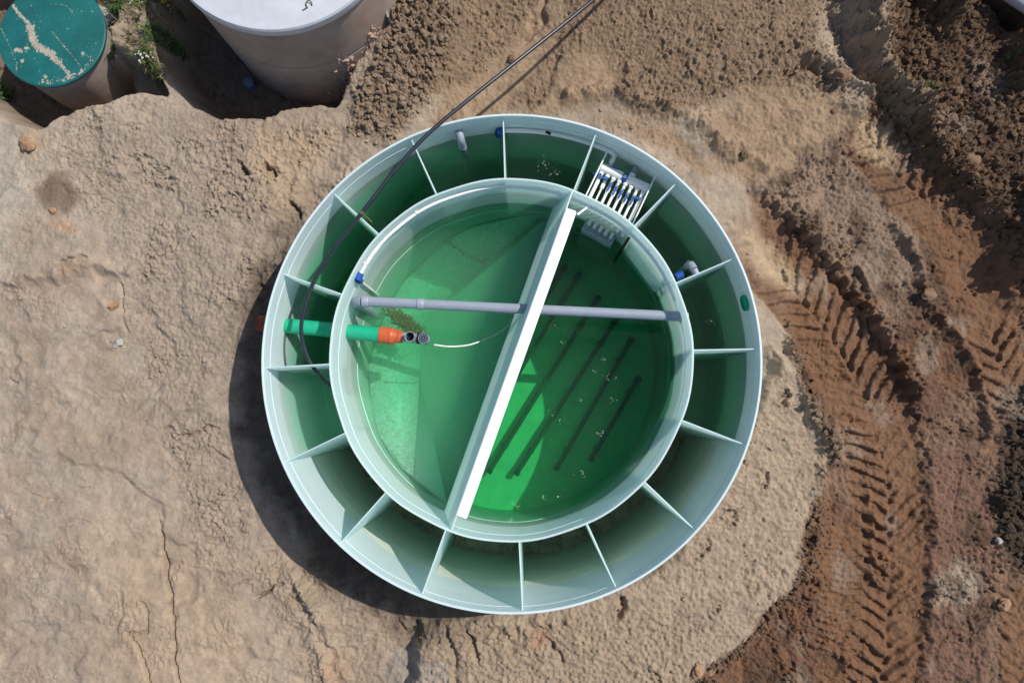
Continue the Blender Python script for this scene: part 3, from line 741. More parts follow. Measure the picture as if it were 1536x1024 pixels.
Z = .035*fbm(X, Y, .55, 3, 3)+.022*fbm(X, Y, 1.6, 3, 5)
LWX, LWY = X+.05*fbm(X, Y, 9, 3, 150)+.016*fbm(X, Y, 40, 2, 152), Y+.05*fbm(X, Y, 9, 3, 160)+.016*fbm(X, Y, 40, 2, 162)
chip = .62+.75*vnoise(X*31, Y*31, 170)*vnoise(X*13, Y*13, 171)+.25*(fbm(X, Y, 60, 2, 172))
lump = lambda sc, s: worley(LWX, LWY, sc, s)*chip
w_big, w_mid, w_fin, w_tin = lump(6, 1), lump(12, 2), lump(22, 3), lump(38, 4)
grain = fbm(X, Y, 26, 3, 41); soft_n = fbm(X, Y, 5, 4, 44)
patch = sst(-.15, .35, fbm(X, Y, 1.3, 3, 71)); patch2 = sst(-.1, .3, fbm(X, Y, 2.6, 3, 77))
# broad shape
Z += .26*plateau
Z += .36*blob(625, 30, 80, 150, U, V, 15)+.26*blob(940, -60, 260, 130, U, V)+.12*blob(1130, 40, 160, 130, U, V)
Z += -.10*mudzone
Z += .05*dark*(1+.8*soft_n)+.08*dark_ed
# pits round the concrete shafts, and the weedy bank between them
pit_w = inside([(252, -200), (262, 105), (292, 152), (330, 172), (390, 168), (450, 150), (500, 152), (560, 60), (560, -200)], U+5*soft_n, V+5*soft_n, 14)
pit_g = inside([(-200, 30), (-40, 130), (15, 172), (55, 184), (90, 170), (118, 158), (150, 150), (183, 142), (170, 88), (150, 90), (60, -40), (-200, -40)], U+5*soft_n, V+5*soft_n, 13)
pit_h = inside([(166, 97), (188, 86), (220, 96), (236, 112), (252, 142), (222, 140), (186, 143)], U+5*soft_n, V+5*soft_n, 5)
Z += -.62*pit_w-.72*pit_g-.30*pit_h*(1-pit_g)
Z += .20*veg*(1+.6*soft_n)*(1-pit_h)
# texture of each kind of soil
Z += sand_l*(.006*grain+.016*soft_n+.012*fbm(X, Y, 13, 4, 47)*patch2+.030*w_tin*sst(.1, .5, fbm(X, Y, 2.2, 3, 48)))
Z += rough_l*(.020*w_mid*patch+.046*w_fin*(.3+.7*patch)+.066*w_tin+.030*fbm(X, Y, 18, 4, 49))*(.25+.75*patch2)
Z += rough_b*(.03*w_big*patch+.03*w_mid+.02*w_fin)*(.3+.7*patch)
Z += plateau*(.014*w_tin*(.3+.7*patch2)-.026*sst(.22, .5, w_fin)*patch2*patch+.014*fbm(X, Y, 20, 4, 53)+.006*grain+.014*soft_n)
tex = (1-smooth_tan*.88)
Z += clod_top*tex*(.022*w_mid*patch+.045*w_fin*(.4+.6*patch2)+.046*w_tin)
Z += clod_a*(.06*w_big*patch+.085*w_mid*(.3+.7*patch2)+.085*w_fin+.06*w_tin)
Z += dark*(.06*w_big*patch*patch2+.045*w_mid*patch2+.075*w_fin+.065*w_tin)
Z += dark_br*(.14*w_big+.10*w_mid+.05*w_fin)
Z += dark_ed*(.12*w_big*patch+.11*w_mid+.08*w_fin+.05*w_tin)
Z += mudzone*(1-dark)*(1-dark_br)*(.024*soft_n+.008*grain+.07*w_mid*patch*patch2+.050*w_fin*patch2+.040*w_tin*(.4+.6*patch)+.02*fbm(X, Y, 15, 4, 55))
Z += veg*(.05*w_mid+.03*w_fin)
Z += (pit_w+pit_g)*(.06*w_mid+.05*soft_n)
Z += smooth_tan*(.012*soft_n+.006*grain+.012*w_tin*patch2+.010*fbm(X, Y, 30, 2, 57))
hf = fbm(X, Y, 34, 2, 61)
Z += (rough_l*.013+plateau*.014+sand_l*.003+mudzone*.020+clod_top*tex*.016+rough_b*.012)*hf
led = sst(-.06, .10, fbm(X, Y, .75, 4, 63))+sst(-.05, .10, fbm(X, Y, 1.1, 4, 64))
Z += sand_l*.030*led
rz = inside([(1195, -80), (1430, -80), (1425, 190), (1510, 360), (1430, 345), (1330, 200), (1235, 150)], WU, WV, 22)
Z += rz*(1-dark*.7)*(.030*w_mid*patch2+.055*w_fin+.050*w_tin)
near_r = np.exp(-((np.hypot(X, Y)-2.55)/.13)**2)
Z += near_r*(.05*w_mid*patch+.03*w_fin)
near_l = np.exp(-((np.hypot(X, Y)-2.95)/.28)**2)*(np.cos(np.arctan2(Y, X)-R(205)) > .2)
Z += near_l*(.05*w_big*patch2+.05*w_mid+.06*soft_n)

# ridges, furrows and ruts
RID = np.zeros_like(Z)
def ridge(pts, w, h, ww=1):
    global Z
    q = window(pts, 40+4*w)
    if q is None: return
    D, Sx, side = polyd(dense(pts, 5), U[q]*(1-ww)+WU[q]*ww, V[q]*(1-ww)+WV[q]*ww); k = np.exp(-(D/w)**2); Z[q] += h*k*(.85+.5*w_mid[q]+.25*soft_n[q])
    RID[q] = np.maximum(RID[q], k*min(1, abs(h)/.2))
ridge([(1290, -60), (1292, 20), (1310, 80), (1335, 130), (1358, 162)], 16, .36)          # sandy ridge at the top right
ridge([(1250, -40), (1245, 15), (1270, 60), (1300, 110)], 18, -.16)
ridge([(1430, -40), (1432, 10), (1425, 50)], 15, .34); ridge([(1375, -20), (1372, 25), (1352, 48)], 14, -.12)
ridge([(1470, -30), (1510, 20), (1560, 60)], 9, -.40); ridge([(1500, -40), (1545, 25), (1600, 60)], 12, .45)
ridge([(1535, 60), (1532, 105), (1525, 130)], 17, .42)
ridge([(1575, 300), (1560, 370), (1545, 400)], 46, .75)
ridge([(1215, 95), (1245, 105), (1275, 130), (1330, 155)], 10, .12); ridge([(1180, 115), (1215, 112), (1235, 116)], 7, -.10)
ridge([(1262, 165), (1340, 175), (1400, 230), (1440, 280), (1500, 340)], 14, .08)
ridge([(820, -30), (815, 25), (790, 60)], 6, -.08); ridge([(835, 80), (822, 130), (800, 160)], 6, -.07)
ridge([(860, 140), (930, 148), (1000, 165), (1050, 190), (1110, 225)], 14, .10)
ridge([(1140, 240), (1180, 270), (1195, 300)], 10, .05); ridge([(1290, 215), (1262, 255), (1245, 290)], 16, -.06)
ridge([(1345, 340), (1385, 385), (1395, 440), (1440, 500), (1480, 580), (1490, 650)], 8, .11)
ridge([(0, 428), (60, 420), (130, 395), (190, 405)], 10, .05); ridge([(0, 440), (70, 436), (160, 410)], 9, -.035)
ridge([(95, 800), (105, 850), (75, 900)], 13, -.025)
ridge([(400, 820), (440, 900), (485, 960), (510, 1024), (520, 1080)], 9, -.07); ridge([(430, 870), (470, 930), (495, 1010)], 22, .10)
ridge([(405, 780), (435, 850), (470, 890)], 10, -.10)
# smooth smeared slab at the bottom
slab = inside([(585, 985), (630, 965), (672, 985), (690, 1040), (600, 1060), (570, 1020)], WU, WV, 6)
Z += -.02*slab; Z = Z*(1-slab*.0)
ridge([(668, 935), (678, 965), (690, 1000), (695, 1050)], 5, -.06)
# cracks
crackm = np.zeros_like(Z)
CU = U+3.2*fbm(X, Y, 6, 2, 301)+2.5*fbm(X, Y, 17, 2, 305); CV = V+3.2*fbm(X, Y, 6, 2, 311)+2.5*fbm(X, Y, 17, 2, 315)
def crack(pts, w, d):
    global Z, crackm
    q = window(pts, 30)
    if q is None: return
    D, Sx, _ = polyd(dense(pts, 4), CU[q], CV[q])
    L_ = Sx.max(); taper = np.clip(Sx/(.15*L_), .25, 1)*np.clip((L_-Sx)/(.15*L_), .25, 1)
    k = np.exp(-(D/(w*taper))**2); Z[q] -= d*k*taper; crackm[q] = np.maximum(crackm[q], k)
crack([(240, 765), (246, 810), (252, 855), (258, 890), (263, 930), (265, 970), (272, 1015), (276, 1060)], 1.9, .10)
crack([(193, 940), (215, 975), (228, 1010), (240, 1060)], 1.8, .09)
crack([(214, 893), (224, 920), (222, 945), (200, 945), (194, 955)], 1.5, .07)
crack([(380, 895), (405, 882), (432, 872)], 1.8, .09); crack([(345, 878), (365, 872), (380, 865)], 1.2, .04)
crack([(265, 655), (290, 652), (310, 640), (335, 645)], 1.6, .06); crack([(325, 675), (345, 690)], 1.6, .06)
crack([(85, 398), (110, 390), (128, 386), (142, 395)], 1.6, .06); crack([(180, 415), (185, 440), (188, 480), (193, 510)], 1.4, .05)
crack([(358, 243), (368, 258), (380, 263)], 3.4, .12); crack([(392, 250), (408, 256), (414, 272)], 3.2, .12); crack([(435, 300), (447, 318), (452, 330)], 3.0, .12)
crack([(358, 222), (368, 230)], 2.2, .06); crack([(10, 568), (28, 578)], 1.6, .04); crack([(120, 730), (142, 733)], 1.2, .03); crack([(40, 735), (80, 748), (95, 745)], 1.0, .02)
crack([(290, 440), (320, 455), (330, 465)], 1.2, .03); crack([(1462, 650), (1440, 760), (1450, 850), (1460, 940), (1465, 1050)], 1.0, .03)
crack([(700, 930), (712, 955), (722, 980)], 3.0, .09); crack([(815, 940), (830, 960), (845, 985)], 2.5, .07); crack([(925, 885), (930, 905), (918, 920)], 4, .10)
crack([(600, 930), (612, 945), (625, 935)], 2.0, .06)
for k in range(16):     # many hairline fissures in the trodden sand
    x0, y0 = random.uniform(0, 380), random.uniform(200, 1020); a = random.uniform(-.5, .6)+(1.2 if random.random() < .3 else 0); l_ = random.uniform(10, 45)
    pts = [(x0+l_*t*math.cos(a)+random.gauss(0, 2), y0+l_*t*math.sin(a)+random.gauss(0, 2)) for t in (0, .33, .66, 1)]
    u0, v0 = pts[0]; box = np.s_[:, :]
    crack(pts, random.uniform(.8, 1.3), random.uniform(.006, .016))
Z += RID*(1-smooth_tan*.6)*(.05*w_mid+.04*w_fin+.02*w_tin)+.006*w_tin*patch2+.010*w_fin*patch*patch2
# holes left by boots along the rim and the square imprint between the tracks
for (cx, cy, an, l_, w_, d_) in ((1137, 715, 100, 13, 5, .03), (1088, 770, 125, 14, 6, .035), (1045, 822, 118, 14, 6, .035), (1160, 600, 110, 12, 6, .05), (1098, 690, 70, 9, 4, .03), (985, 1000, 60, 9, 4, .03), (1068, 905, 40, 6, 3, .03), (932, 898, 130, 11, 5, .035)):
    k = blob(cx, cy, l_, w_, U+14*soft_n+4*hf, V+10*grain, an); Z += -d_*sst(.25, .55, k)+.02*np.exp(-((k-.2)/.1)**2)
imp = inside([(1245, 405), (1290, 400), (1302, 436), (1296, 452), (1250, 440)], U+4*soft_n, V+4*soft_n, 2.5)
Z += -.07*imp+.05*blob(1296, 425, 8, 26, U, V, -10)*(1-imp)

# tyre tracks: chevron lugs pressed into the mud, teeth along the outer bank
trackm = np.zeros_like(Z); PXM = .0078
def track(cpts, half, depth, lug, pitch, slant, bank, wobk=0.0, bank_only=None, fade=.12):
    global Z, trackm
    P = dense(cpts, 9); wq = window(cpts, half*2.2+60)
    _track(P, wq, half, depth, lug, pitch, slant, bank, fade)
def _track(P, wq, half, depth, lug, pitch, slant, bank, fade):
    x_, y_, z_, sn_, wm_ = X[wq], Y[wq], Z[wq], soft_n[wq], w_mid[wq]
    D, Sx, side = polyd(P, U[wq]+5*fbm(x_, y_, 2.4, 2, 401), V[wq]+5*fbm(x_, y_, 2.4, 2, 405))
    L_ = Sx.max(); s = Sx*PXM; t = D*side*PXM; hw = half*PXM
    endm = np.clip(Sx/(fade*L_), 0, 1)*np.clip((L_-Sx)/(.02*L_)+.2, 0, 1)
    wear = sst(-.40, .12, fbm(x_, y_, 1.7, 3, 421))*(.5+.5*sst(-.4, .1, fbm(x_, y_, 4.3, 3, 423))); crumb = fbm(x_, y_, 16, 4, 441)
    core = (1-sst(hw*.90, hw*1.06, np.abs(t)+.02*crumb))*endm
    jit = .28*fbm(x_, y_, 2.7, 3, 431)+.07*fbm(x_, y_, 9, 2, 433)+.05*crumb
    phase = s/pitch+np.abs(t)*slant/pitch+np.where(t > 0, .5, 0)+jit
    f = phase-np.floor(phase); cell = vnoise(np.floor(phase)*3.7+np.where(t > 0, 51.3, 0), np.zeros_like(phase)+.5, 77)
    bar = sst(.02, .13, f)*(1-sst(.42, .60, f))*np.where(cell < .08, .25, .35+.9*cell)   # steep leading edge, a block, then a groove
    mid = sst(.0, .10*hw, np.abs(t))
    z_ = z_*(1-.5*core)+core*(-depth+lug*bar*mid*(.25+.95*wear)+.010*crumb+.022*sn_)
    if bank:
        sgn = 1 if bank > 0 else -1; e_ = t*sgn-hw
        ph2 = s/pitch+.30*fbm(x_, y_, 2.6, 3, 451)+.05*crumb; f2 = ph2-np.floor(ph2); tooth = sst(.0, .14, f2)*(1-sst(.5, .66, f2))*(.45+.8*vnoise(np.floor(ph2)*5.1, np.zeros_like(ph2)+.5, 83))
        wall = sst(-.005, .035, e_-.075*tooth+.012*crumb)*(1-sst(.10, .42, e_))*endm
        wall = wall*(1-.9*sst(.40, .60, Sx/L_))
        z_ = z_+abs(bank)*wall*(.55+.45*wm_+.5*wear+.15*crumb)+wall*(.035*wm_+.045*w_fin[wq]+.02*w_tin[wq])
    Z[wq] = z_; trackm[wq] = np.maximum(trackm[wq], core)
# `side` is +1 on the right of travel in pixel space (y down)
track([(1080, 318), (1145, 375), (1205, 440), (1262, 520), (1306, 610), (1333, 700), (1342, 800), (1338, 920), (1328, 1060)], 56, .08, .060, .185, .75, -.14)
track([(1285, 175), (1335, 235), (1385, 290), (1440, 345), (1500, 410), (1560, 480)], 44, .07, .066, .20, .5, -.12)
track([(1420, 345), (1465, 430), (1500, 520), (1530, 610)], 38, .05, .06, .20, .9, 0)
track([(1262, 760), (1268, 830), (1266, 900), (1262, 985)], 34, .03, .020, .075, .15, 0)
track([(1530, 870), (1535, 940), (1540, 1040)], 30, .04, .035, .17, .9, 0)
ridge([(1310, 740), (1316, 800), (1312, 870)], 4, .05, .3)
ridge([(1400, 640), (1402, 760), (1400, 900), (1398, 1024)], 6, .03)

# ring of soil against the tank; left ditch deepened to darken the shadow
RAD = np.hypot(X, Y); ANG = np.arctan2(Y, X)
near = 1-sst(0, .55, RAD-RO)
rock_n = .5
left_side = sst(-.1, .55, -np.cos(ANG-R(20)))
Z += -.22*(1-sst(0, .40, RAD-RO))*left_side
lo_ = sst(.06, .0, RAD-RO)
gcx, gcy = at(77, 52, .1)[:2]; rg_ = np.hypot(X-gcx, Y-gcy); Z = np.where(rg_ < .72, np.minimum(Z, -.12), np.where(rg_ < .9, np.minimum(Z, -.12+(rg_-.72)*1.6), Z))
farfade = 1-np.maximum(sst(6.4, 9, np.abs(X)), sst(4.4, 7, np.abs(Y-.5)))
Z = Z*np.maximum(farfade, 0)
Zvis = Z.copy()
Z = np.where(RAD < RO-.006, -2.6, Z)
def ground_z(x, y):
    i = int(round((x-gx[ix0])/STEPG))+ix0; j = int(round((y-gy[iy0])/STEPG))+iy0
    return float(Z[min(max(j, 0), Z.shape[0]-1), min(max(i, 0), Z.shape[1]-1)])
def gpx(px, py):
    """point of the sculpted ground seen at a photo pixel"""
    z = 0
    for _ in range(6): p = at(px, py, z); z = .5*z+.5*ground_z(p.x, p.y)
    p = at(px, py, z); p.z = ground_z(p.x, p.y); return p

# --- soil colour (dry albedo), varied by what the soil is, with some shade painted in
def c3(r, g, b): return np.array([r, g, b], np.float32)
def mixc(a, b, m): return a+(b-a)*m[..., None]
one = np.ones_like(Z, dtype=np.float32)
n1 = sst(-.4, .4, fbm(X, Y, .9, 4, 501)).astype(np.float32); n2 = sst(-.4, .4, fbm(X, Y, 3.1, 4, 511)).astype(np.float32); n3 = sst(-.5, .5, fbm(X, Y, 11, 4, 521)).astype(np.float32)
col = mixc(c3(.315, .245, .185)*one[..., None], c3(.365, .295, .225), n1)
col = mixc(col, c3(.34, .29, .235), sst(.3, .9, n2)*.5*sst(700, 100, U))
col = mixc(col, c3(.29, .235, .185), rough_l*.75)
col = mixc(col, c3(.355, .265, .185), inside([(380, 190), (520, 190), (480, 290), (430, 330), (390, 260)], WU, WV, 25)*.8)
col = mixc(col, c3(.37, .275, .195), inside([(150, 760), (330, 800), (440, 1060), (150, 1060)], WU, WV, 60)*.7)
col = mixc(col, c3(.33, .255, .185), plateau)
col = mixc(col, c3(.30, .23, .165), rough_b*(1-slab)*.6)
col = mixc(col, c3(.225, .158, .105), clod_top)
col = mixc(col, c3(.29, .205, .135), smooth_tan)
col = mixc(col, c3(.215, .155, .108), clod_a*.9)
mud = mixc(mixc(c3(.165, .088, .050)*one[..., None], c3(.135, .078, .055), n2), c3(.215, .14, .095), sst(.45, 1, n1)*.8)
col = mixc(col, mud, mudzone)
col = mixc(col, c3(.245, .18, .13), mudzone*inside([(1210, 180), (1290, 210), (1390, 300), (1400, 420), (1350, 480), (1250, 400), (1190, 330), (1130, 260)], WU, WV, 25)*.8)
tr_c = mixc(c3(.215, .118, .066)*one[..., None], c3(.155, .086, .052), n3)
col = mixc(col, tr_c, trackm*.85)
col = mixc(col, c3(.40, .30, .195), inside([(1100, 340), (1165, 370), (1215, 425), (1180, 440), (1150, 420)], WU, WV, 14)*.9)
col = mixc(col, c3(.42, .31, .20), inside([(1282, 175), (1330, 190), (1350, 240), (1320, 255), (1285, 220)], WU, WV, 8)*.9)
col = mixc(col, c3(.17, .10, .072), inside([(1395, 640), (1475, 650), (1500, 800), (1490, 1050), (1395, 1050)], WU, WV, 12)*.9)
col = mixc(col, c3(.32, .26, .20), inside([(1395, 860), (1440, 830), (1500, 880), (1450, 915), (1400, 1010)], WU, WV, 16)*n2*.9)
drk = mixc(c3(.10, .064, .041)*one[..., None], c3(.15, .098, .062), n3)
col = mixc(col, drk, dark*.95); col = mixc(col, c3(.055, .042, .03), dark_br*.95); col = mixc(col, c3(.15, .095, .06), dark_ed*.85)
mott = sst(.05, .45, fbm(X, Y, 3.6, 5, 531)).astype(np.float32)*mudzone*(1-.7*trackm); col = mixc(col, c3(.085, .055, .038), mott*.75); mott2 = sst(.2, .5, fbm(X, Y, 2.1, 5, 541)).astype(np.float32)*mudzone; col = mixc(col, c3(.27, .20, .15), mott2*.6)
D_, _, _ = polyd(dense([(1290, -60), (1292, 20), (1310, 80), (1335, 130), (1358, 162)]), U, V)
col = mixc(col, c3(.25, .185, .125), np.exp(-(D_/24)**2))
col = mixc(col, c3(.16, .115, .085), inside([(70, 265), (105, 260), (118, 300), (95, 320), (70, 315), (55, 290)], WU, WV, 9)*.85)
col = mixc(col, c3(.40, .235, .13), np.maximum(blob(40, 222, 22, 30, WU, WV)*.9, blob(95, 340, 20, 8, WU, WV, 30)*.7)); col = mixc(col, c3(.38, .24, .15), blob(120, 400, 18, 8, WU, WV)*.7)
col = mixc(col, c3(.38, .355, .30), inside([(-60, 180), (40, 190), (60, 260), (20, 330), (0, 440), (-60, 440)], WU, WV, 25)*.6)
col = mixc(col, c3(.30, .255, .21), slab*.95)
col = mixc(col, c3(.125, .088, .062), (pit_w*.85+pit_g*.85+pit_h*.7).clip(0, 1)); col = mixc(col, c3(.25, .205, .155), veg*.7)  # pit soil's brown, darkened further for the shade in the pits
col = mixc(col, c3(.30, .17, .10), inside([(100, 172), (160, 152), (190, 140), (150, 150), (90, 178)], WU, WV, 5)*.5)
col = mixc(col, c3(.33, .17, .10), blob(800, 960, 60, 26, WU, WV)*n2*.6); col = mixc(col, c3(.36, .2, .12), blob(500, 1005, 26, 26, WU, WV)*.4)
col = mixc(col, c3(.10, .076, .058), (1-sst(.55, .95, RAD-RO+.22*soft_n))*sst(.35, .8, -np.cos(ANG-R(22)))*.92)  # paints the tank's shadow darker into the soil on its left
col *= (.90+.20*n3)[..., None]*(.95+.10*vnoise(X*60, Y*60, 601))[..., None]
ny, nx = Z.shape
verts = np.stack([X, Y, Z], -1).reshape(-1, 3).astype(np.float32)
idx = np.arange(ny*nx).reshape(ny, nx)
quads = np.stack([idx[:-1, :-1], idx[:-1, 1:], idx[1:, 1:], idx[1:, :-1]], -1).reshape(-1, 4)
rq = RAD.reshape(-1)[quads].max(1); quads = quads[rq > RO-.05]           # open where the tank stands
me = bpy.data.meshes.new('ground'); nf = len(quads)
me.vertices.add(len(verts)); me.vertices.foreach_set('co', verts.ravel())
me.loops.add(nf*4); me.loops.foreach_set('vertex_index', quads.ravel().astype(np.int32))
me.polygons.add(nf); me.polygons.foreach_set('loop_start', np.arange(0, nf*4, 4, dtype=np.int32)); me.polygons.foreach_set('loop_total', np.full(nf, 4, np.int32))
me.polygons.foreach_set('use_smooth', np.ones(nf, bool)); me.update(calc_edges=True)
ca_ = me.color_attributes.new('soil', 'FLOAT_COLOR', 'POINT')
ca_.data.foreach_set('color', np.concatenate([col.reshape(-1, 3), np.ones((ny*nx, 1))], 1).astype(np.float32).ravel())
ground = bpy.data.objects.new('ground', me); COL.objects.link(ground); tag(ground, kind='structure')
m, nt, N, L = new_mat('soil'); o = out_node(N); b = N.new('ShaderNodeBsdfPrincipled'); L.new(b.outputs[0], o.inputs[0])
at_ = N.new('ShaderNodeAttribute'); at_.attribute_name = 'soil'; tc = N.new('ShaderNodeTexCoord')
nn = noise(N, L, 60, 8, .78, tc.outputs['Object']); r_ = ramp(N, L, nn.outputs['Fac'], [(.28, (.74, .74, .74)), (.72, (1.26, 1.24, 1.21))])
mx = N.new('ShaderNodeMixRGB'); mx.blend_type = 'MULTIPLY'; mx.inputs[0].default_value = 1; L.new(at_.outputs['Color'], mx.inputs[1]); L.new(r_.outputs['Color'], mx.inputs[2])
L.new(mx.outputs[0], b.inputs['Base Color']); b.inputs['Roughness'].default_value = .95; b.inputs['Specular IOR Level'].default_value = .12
n5 = noise(N, L, 90, 5, .7, tc.outputs['Object']); bp = N.new('ShaderNodeBump'); bp.inputs['Strength'].default_value = .85; bp.inputs['Distance'].default_value = .010
L.new(n5.outputs['Fac'], bp.inputs['Height']); L.new(bp.outputs[0], b.inputs['Normal'])
me.materials.append(m); SOIL = m

# loose clods and crumbs: uncountable, one object
mats_clod = plain('clod', (.235, .165, .11), .95, .1, var=.4, scale=3.5, bump=.5)
def lumpy(c, r_, rr, sub=1, flat=.75):
    bm = bmesh.new(); bmesh.ops.create_icosphere(bm, subdivisions=sub, radius=1)
    sx, sy = rr.uniform(.75, 1.3), rr.uniform(.75, 1.3); an = rr.random()*6.28; ph = [rr.random()*6 for _ in range(3)]
    vs = []
    for v in bm.verts:
        q = v.co; k = 1+.18*math.sin(3.1*q.x+ph[0])*math.sin(2.7*q.y+ph[1])+.12*math.sin(5*q.z+4*q.x+ph[2])+rr.uniform(-.20, .16)
        x, y, z = q.x*k*sx*r_, q.y*k*sy*r_, q.z*k*flat*r_
        vs.append((c[0]+x*math.cos(an)-y*math.sin(an), c[1]+x*math.sin(an)+y*math.cos(an), c[2]+z))
    fs = [tuple(w.index for w in f.verts) for f in bm.faces]; bm.free(); return vs, fs
import bmesh
rr = random.Random(21)
base_shapes = [[lumpy((0, 0, 0), 1, rr, s) for _ in range(12)] for s in (1, 2)]
dens_ = np.clip(clod_a*.9+clod_top*tex*.16*patch+dark*.22+dark_br*.6+dark_ed*.9+rough_b*.12*patch+rough_l*.16*patch2+sand_l*.006+rz*.12+near_r*.10*patch+veg*.2+mudzone*.14*patch2+plateau*.035, 0, 1)
fx0, fx1, fy0, fy1 = ix0+10, ix0+nxf-10, iy0+10, iy0+nyf-10
sub = dens_[fy0:fy1, fx0:fx1].copy(); subr = RAD[fy0:fy1, fx0:fx1]; sub[subr < RO+.03] = 0
pr = (sub/sub.sum()).ravel(); pick = rng.choice(len(pr), 15000, p=pr)
mb = MB()
for q in pick:
    j, i = divmod(int(q), sub.shape[1]); x = gx[fx0+i]; y = gy[fy0+j]; z = Z[fy0+j, fx0+i]
    r_ = .006+.026*rr.random()**4.5*(1.5 if clod_a[fy0+j, fx0+i]+dark[fy0+j, fx0+i]+dark_br[fy0+j, fx0+i]+dark_ed[fy0+j, fx0+i] > .5 else .8)
    vs, fs = base_shapes[0][rr.randrange(12)]
    if rough_l[fy0+j, fx0+i]+sand_l[fy0+j, fx0+i] > 1.2: r_ *= .75
    mb.add([(x+a*r_, y+b_*r_, z+c_*r_+r_*.25) for a, b_, c_ in vs], fs)
# clods take the colour of the soil they lie on
ob = mb.build('soil_clods', SOIL, smooth=True, angle=32)
vc = np.array(mb.v, np.float32); ii = np.clip(np.round((vc[:, 0]-gx[ix0])/STEPG).astype(int)+ix0, 0, nx-1); jj = np.clip(np.round((vc[:, 1]-gy[iy0])/STEPG).astype(int)+iy0, 0, ny-1)
ca_ = ob.data.color_attributes.new('soil', 'FLOAT_COLOR', 'POINT'); ca_.data.foreach_set('color', np.concatenate([col[jj, ii]*1.05, np.ones((len(vc), 1))], 1).astype(np.float32).ravel())
tag(ob, 'loose clods and crumbs of brown soil strewn over the dug ground', 'soil', kind='stuff')

# single stones and lumps
def stone(px, py, rp, label, col_, group=None, name='stone', flat=.7):
    p = gpx(px, py); r_ = rp*(CAM[2]-p.z)/F
    mb = MB(); vs, fs = lumpy((p.x, p.y, p.z+r_*.3), r_, rr, 3, flat); mb.add(vs, fs)
    return tag(mb.build(name, col_, smooth=True, angle=50), label, 'stone' if name == 'stone' else 'clod', group or ('loose stones on the soil' if name == 'stone' else 'lumps of soil lying loose'))
st_g = plain('grey_stone', (.36, .34, .31), .8, .2, var=.25, scale=14, bump=.4); st_o = plain('orange_clay', (.33, .205, .125), .9, .1, var=.3, scale=12, bump=.6); st_b = plain('brown_clod', (.20, .13, .085), .95, .1, var=.3, scale=12, bump=.6)
stone(179, 514, 7, 'pale grey stone lying on the smooth sand left of the tank', st_g); stone(171, 459, 7, 'orange clay lump on the sand, left of the tank shadow', st_o, name='clay_lump')
stone(42, 217, 11, 'largest orange clay lump, crumbling below the green shaft cover', st_o, name='clay_lump', flat=.5); stone(80, 316, 4.5, 'small orange clay lump at the lower edge of the damp patch', st_o, name='clay_lump')
stone(1250, 168, 4.5, 'small dark round stone alone on the smooth tan soil at upper right', st_b)
stone(1117, 232, 8, 'brown clod on tan soil above the right shoulder of the tank', st_b, name='clod'); stone(1455, 242, 10, 'rounded brown stone in the dark soil near the right edge', st_b)
stone(1262, 114, 13, 'big brown clod left of the sandy ridge at upper right', st_b, name='clod'); stone(1063, 1001, 9, 'orange brown clod at the bottom edge, right of its twin', st_o, name='clod'); stone(1046, 1006, 8, 'orange brown clod at the bottom edge, left of its twin', st_o, name='clod')
stone(1505, 906, 8, 'pale orange stone half in the black soil at lower right', st_o); stone(768, 90, 8, 'dark clod touching the black hose above the tank', st_b, name='clod'); stone(1392, 443, 8, 'brown clod at the foot of the crumbled ridge between the two tracks', st_b, name='clod')
stone(1497, 810, 6, 'whitish stone at the edge of the black soil, lower right', st_g); stone(946, 193, 4, 'small dark clod just above the tank rim at the top right', st_b, name='clod'); stone(1437, 137, 6, 'reddish brown stone in the dark soil at upper right', st_b)
stone(1342, 117, 7, 'tan clod sitting on the crest of the sandy ridge', st_b, name='clod')

# ------------------------------------------------------------------ concrete shafts
conc = plain('concrete', (.31, .25, .215), .85, .2, var=.25, scale=2.2, bump=.3, dirt=(.34, .20, .135), dirt_amt=.85)
lidw = plain('painted_lid', (.50, .52, .56), .6, .3, var=.07, scale=5, bump=.08, dirt=(.40, .33, .26), dirt_amt=.22)
def bx(m_, f): return m_
lc = at(413, -122, 1.2); lr = (at(410, 50, 1.2)-lc).length-.04
sh = thing('concrete_shaft', (lc.x, lc.y, -.6), 'big concrete shaft with a flat white lid, standing in the pit at the top', 'shaft')
mb = MB(); z0 = -1.2
prof = [(lr-.012, z0), (lr-.012, .33), (lr-.03, .345), (lr-.03, .355), (lr-.012, .37), (lr-.012, 1.06), (lr-.1, 1.07), (.01, 1.07)]
mb.lathe(prof, 192, (lc.x, lc.y)); mb.build('shaft_ring', conc, sh, angle=25)
mb = MB(); mb.lathe([(.001, 1.075), (lr-.02, 1.075), (lr+.004, 1.082), (lr+.012, 1.10), (lr+.012, 1.175), (lr-.002, 1.197), (lr-.02, 1.2), (.001, 1.2)], 192, (lc.x, lc.y)); lid = mb.build('lid', lidw, sh, angle=25)
q = at(464, 8, 1.2); mb = MB()
lp = [q+Vector((.032*math.cos(a), .036*math.sin(a), .012+.012*math.sin(a))) for a in [R(-60)+R(300)*k/20 for k in range(21)]]; mb.tube([q+Vector((-.07, -.062, .004))]+[q+Vector((-.03, -.04, .01))]+lp[::-1][:18], .0055, 8); mb.build('lifting_eye', plain('rusty_steel', (.09, .05, .035), .7, .3, var=.4), lid)
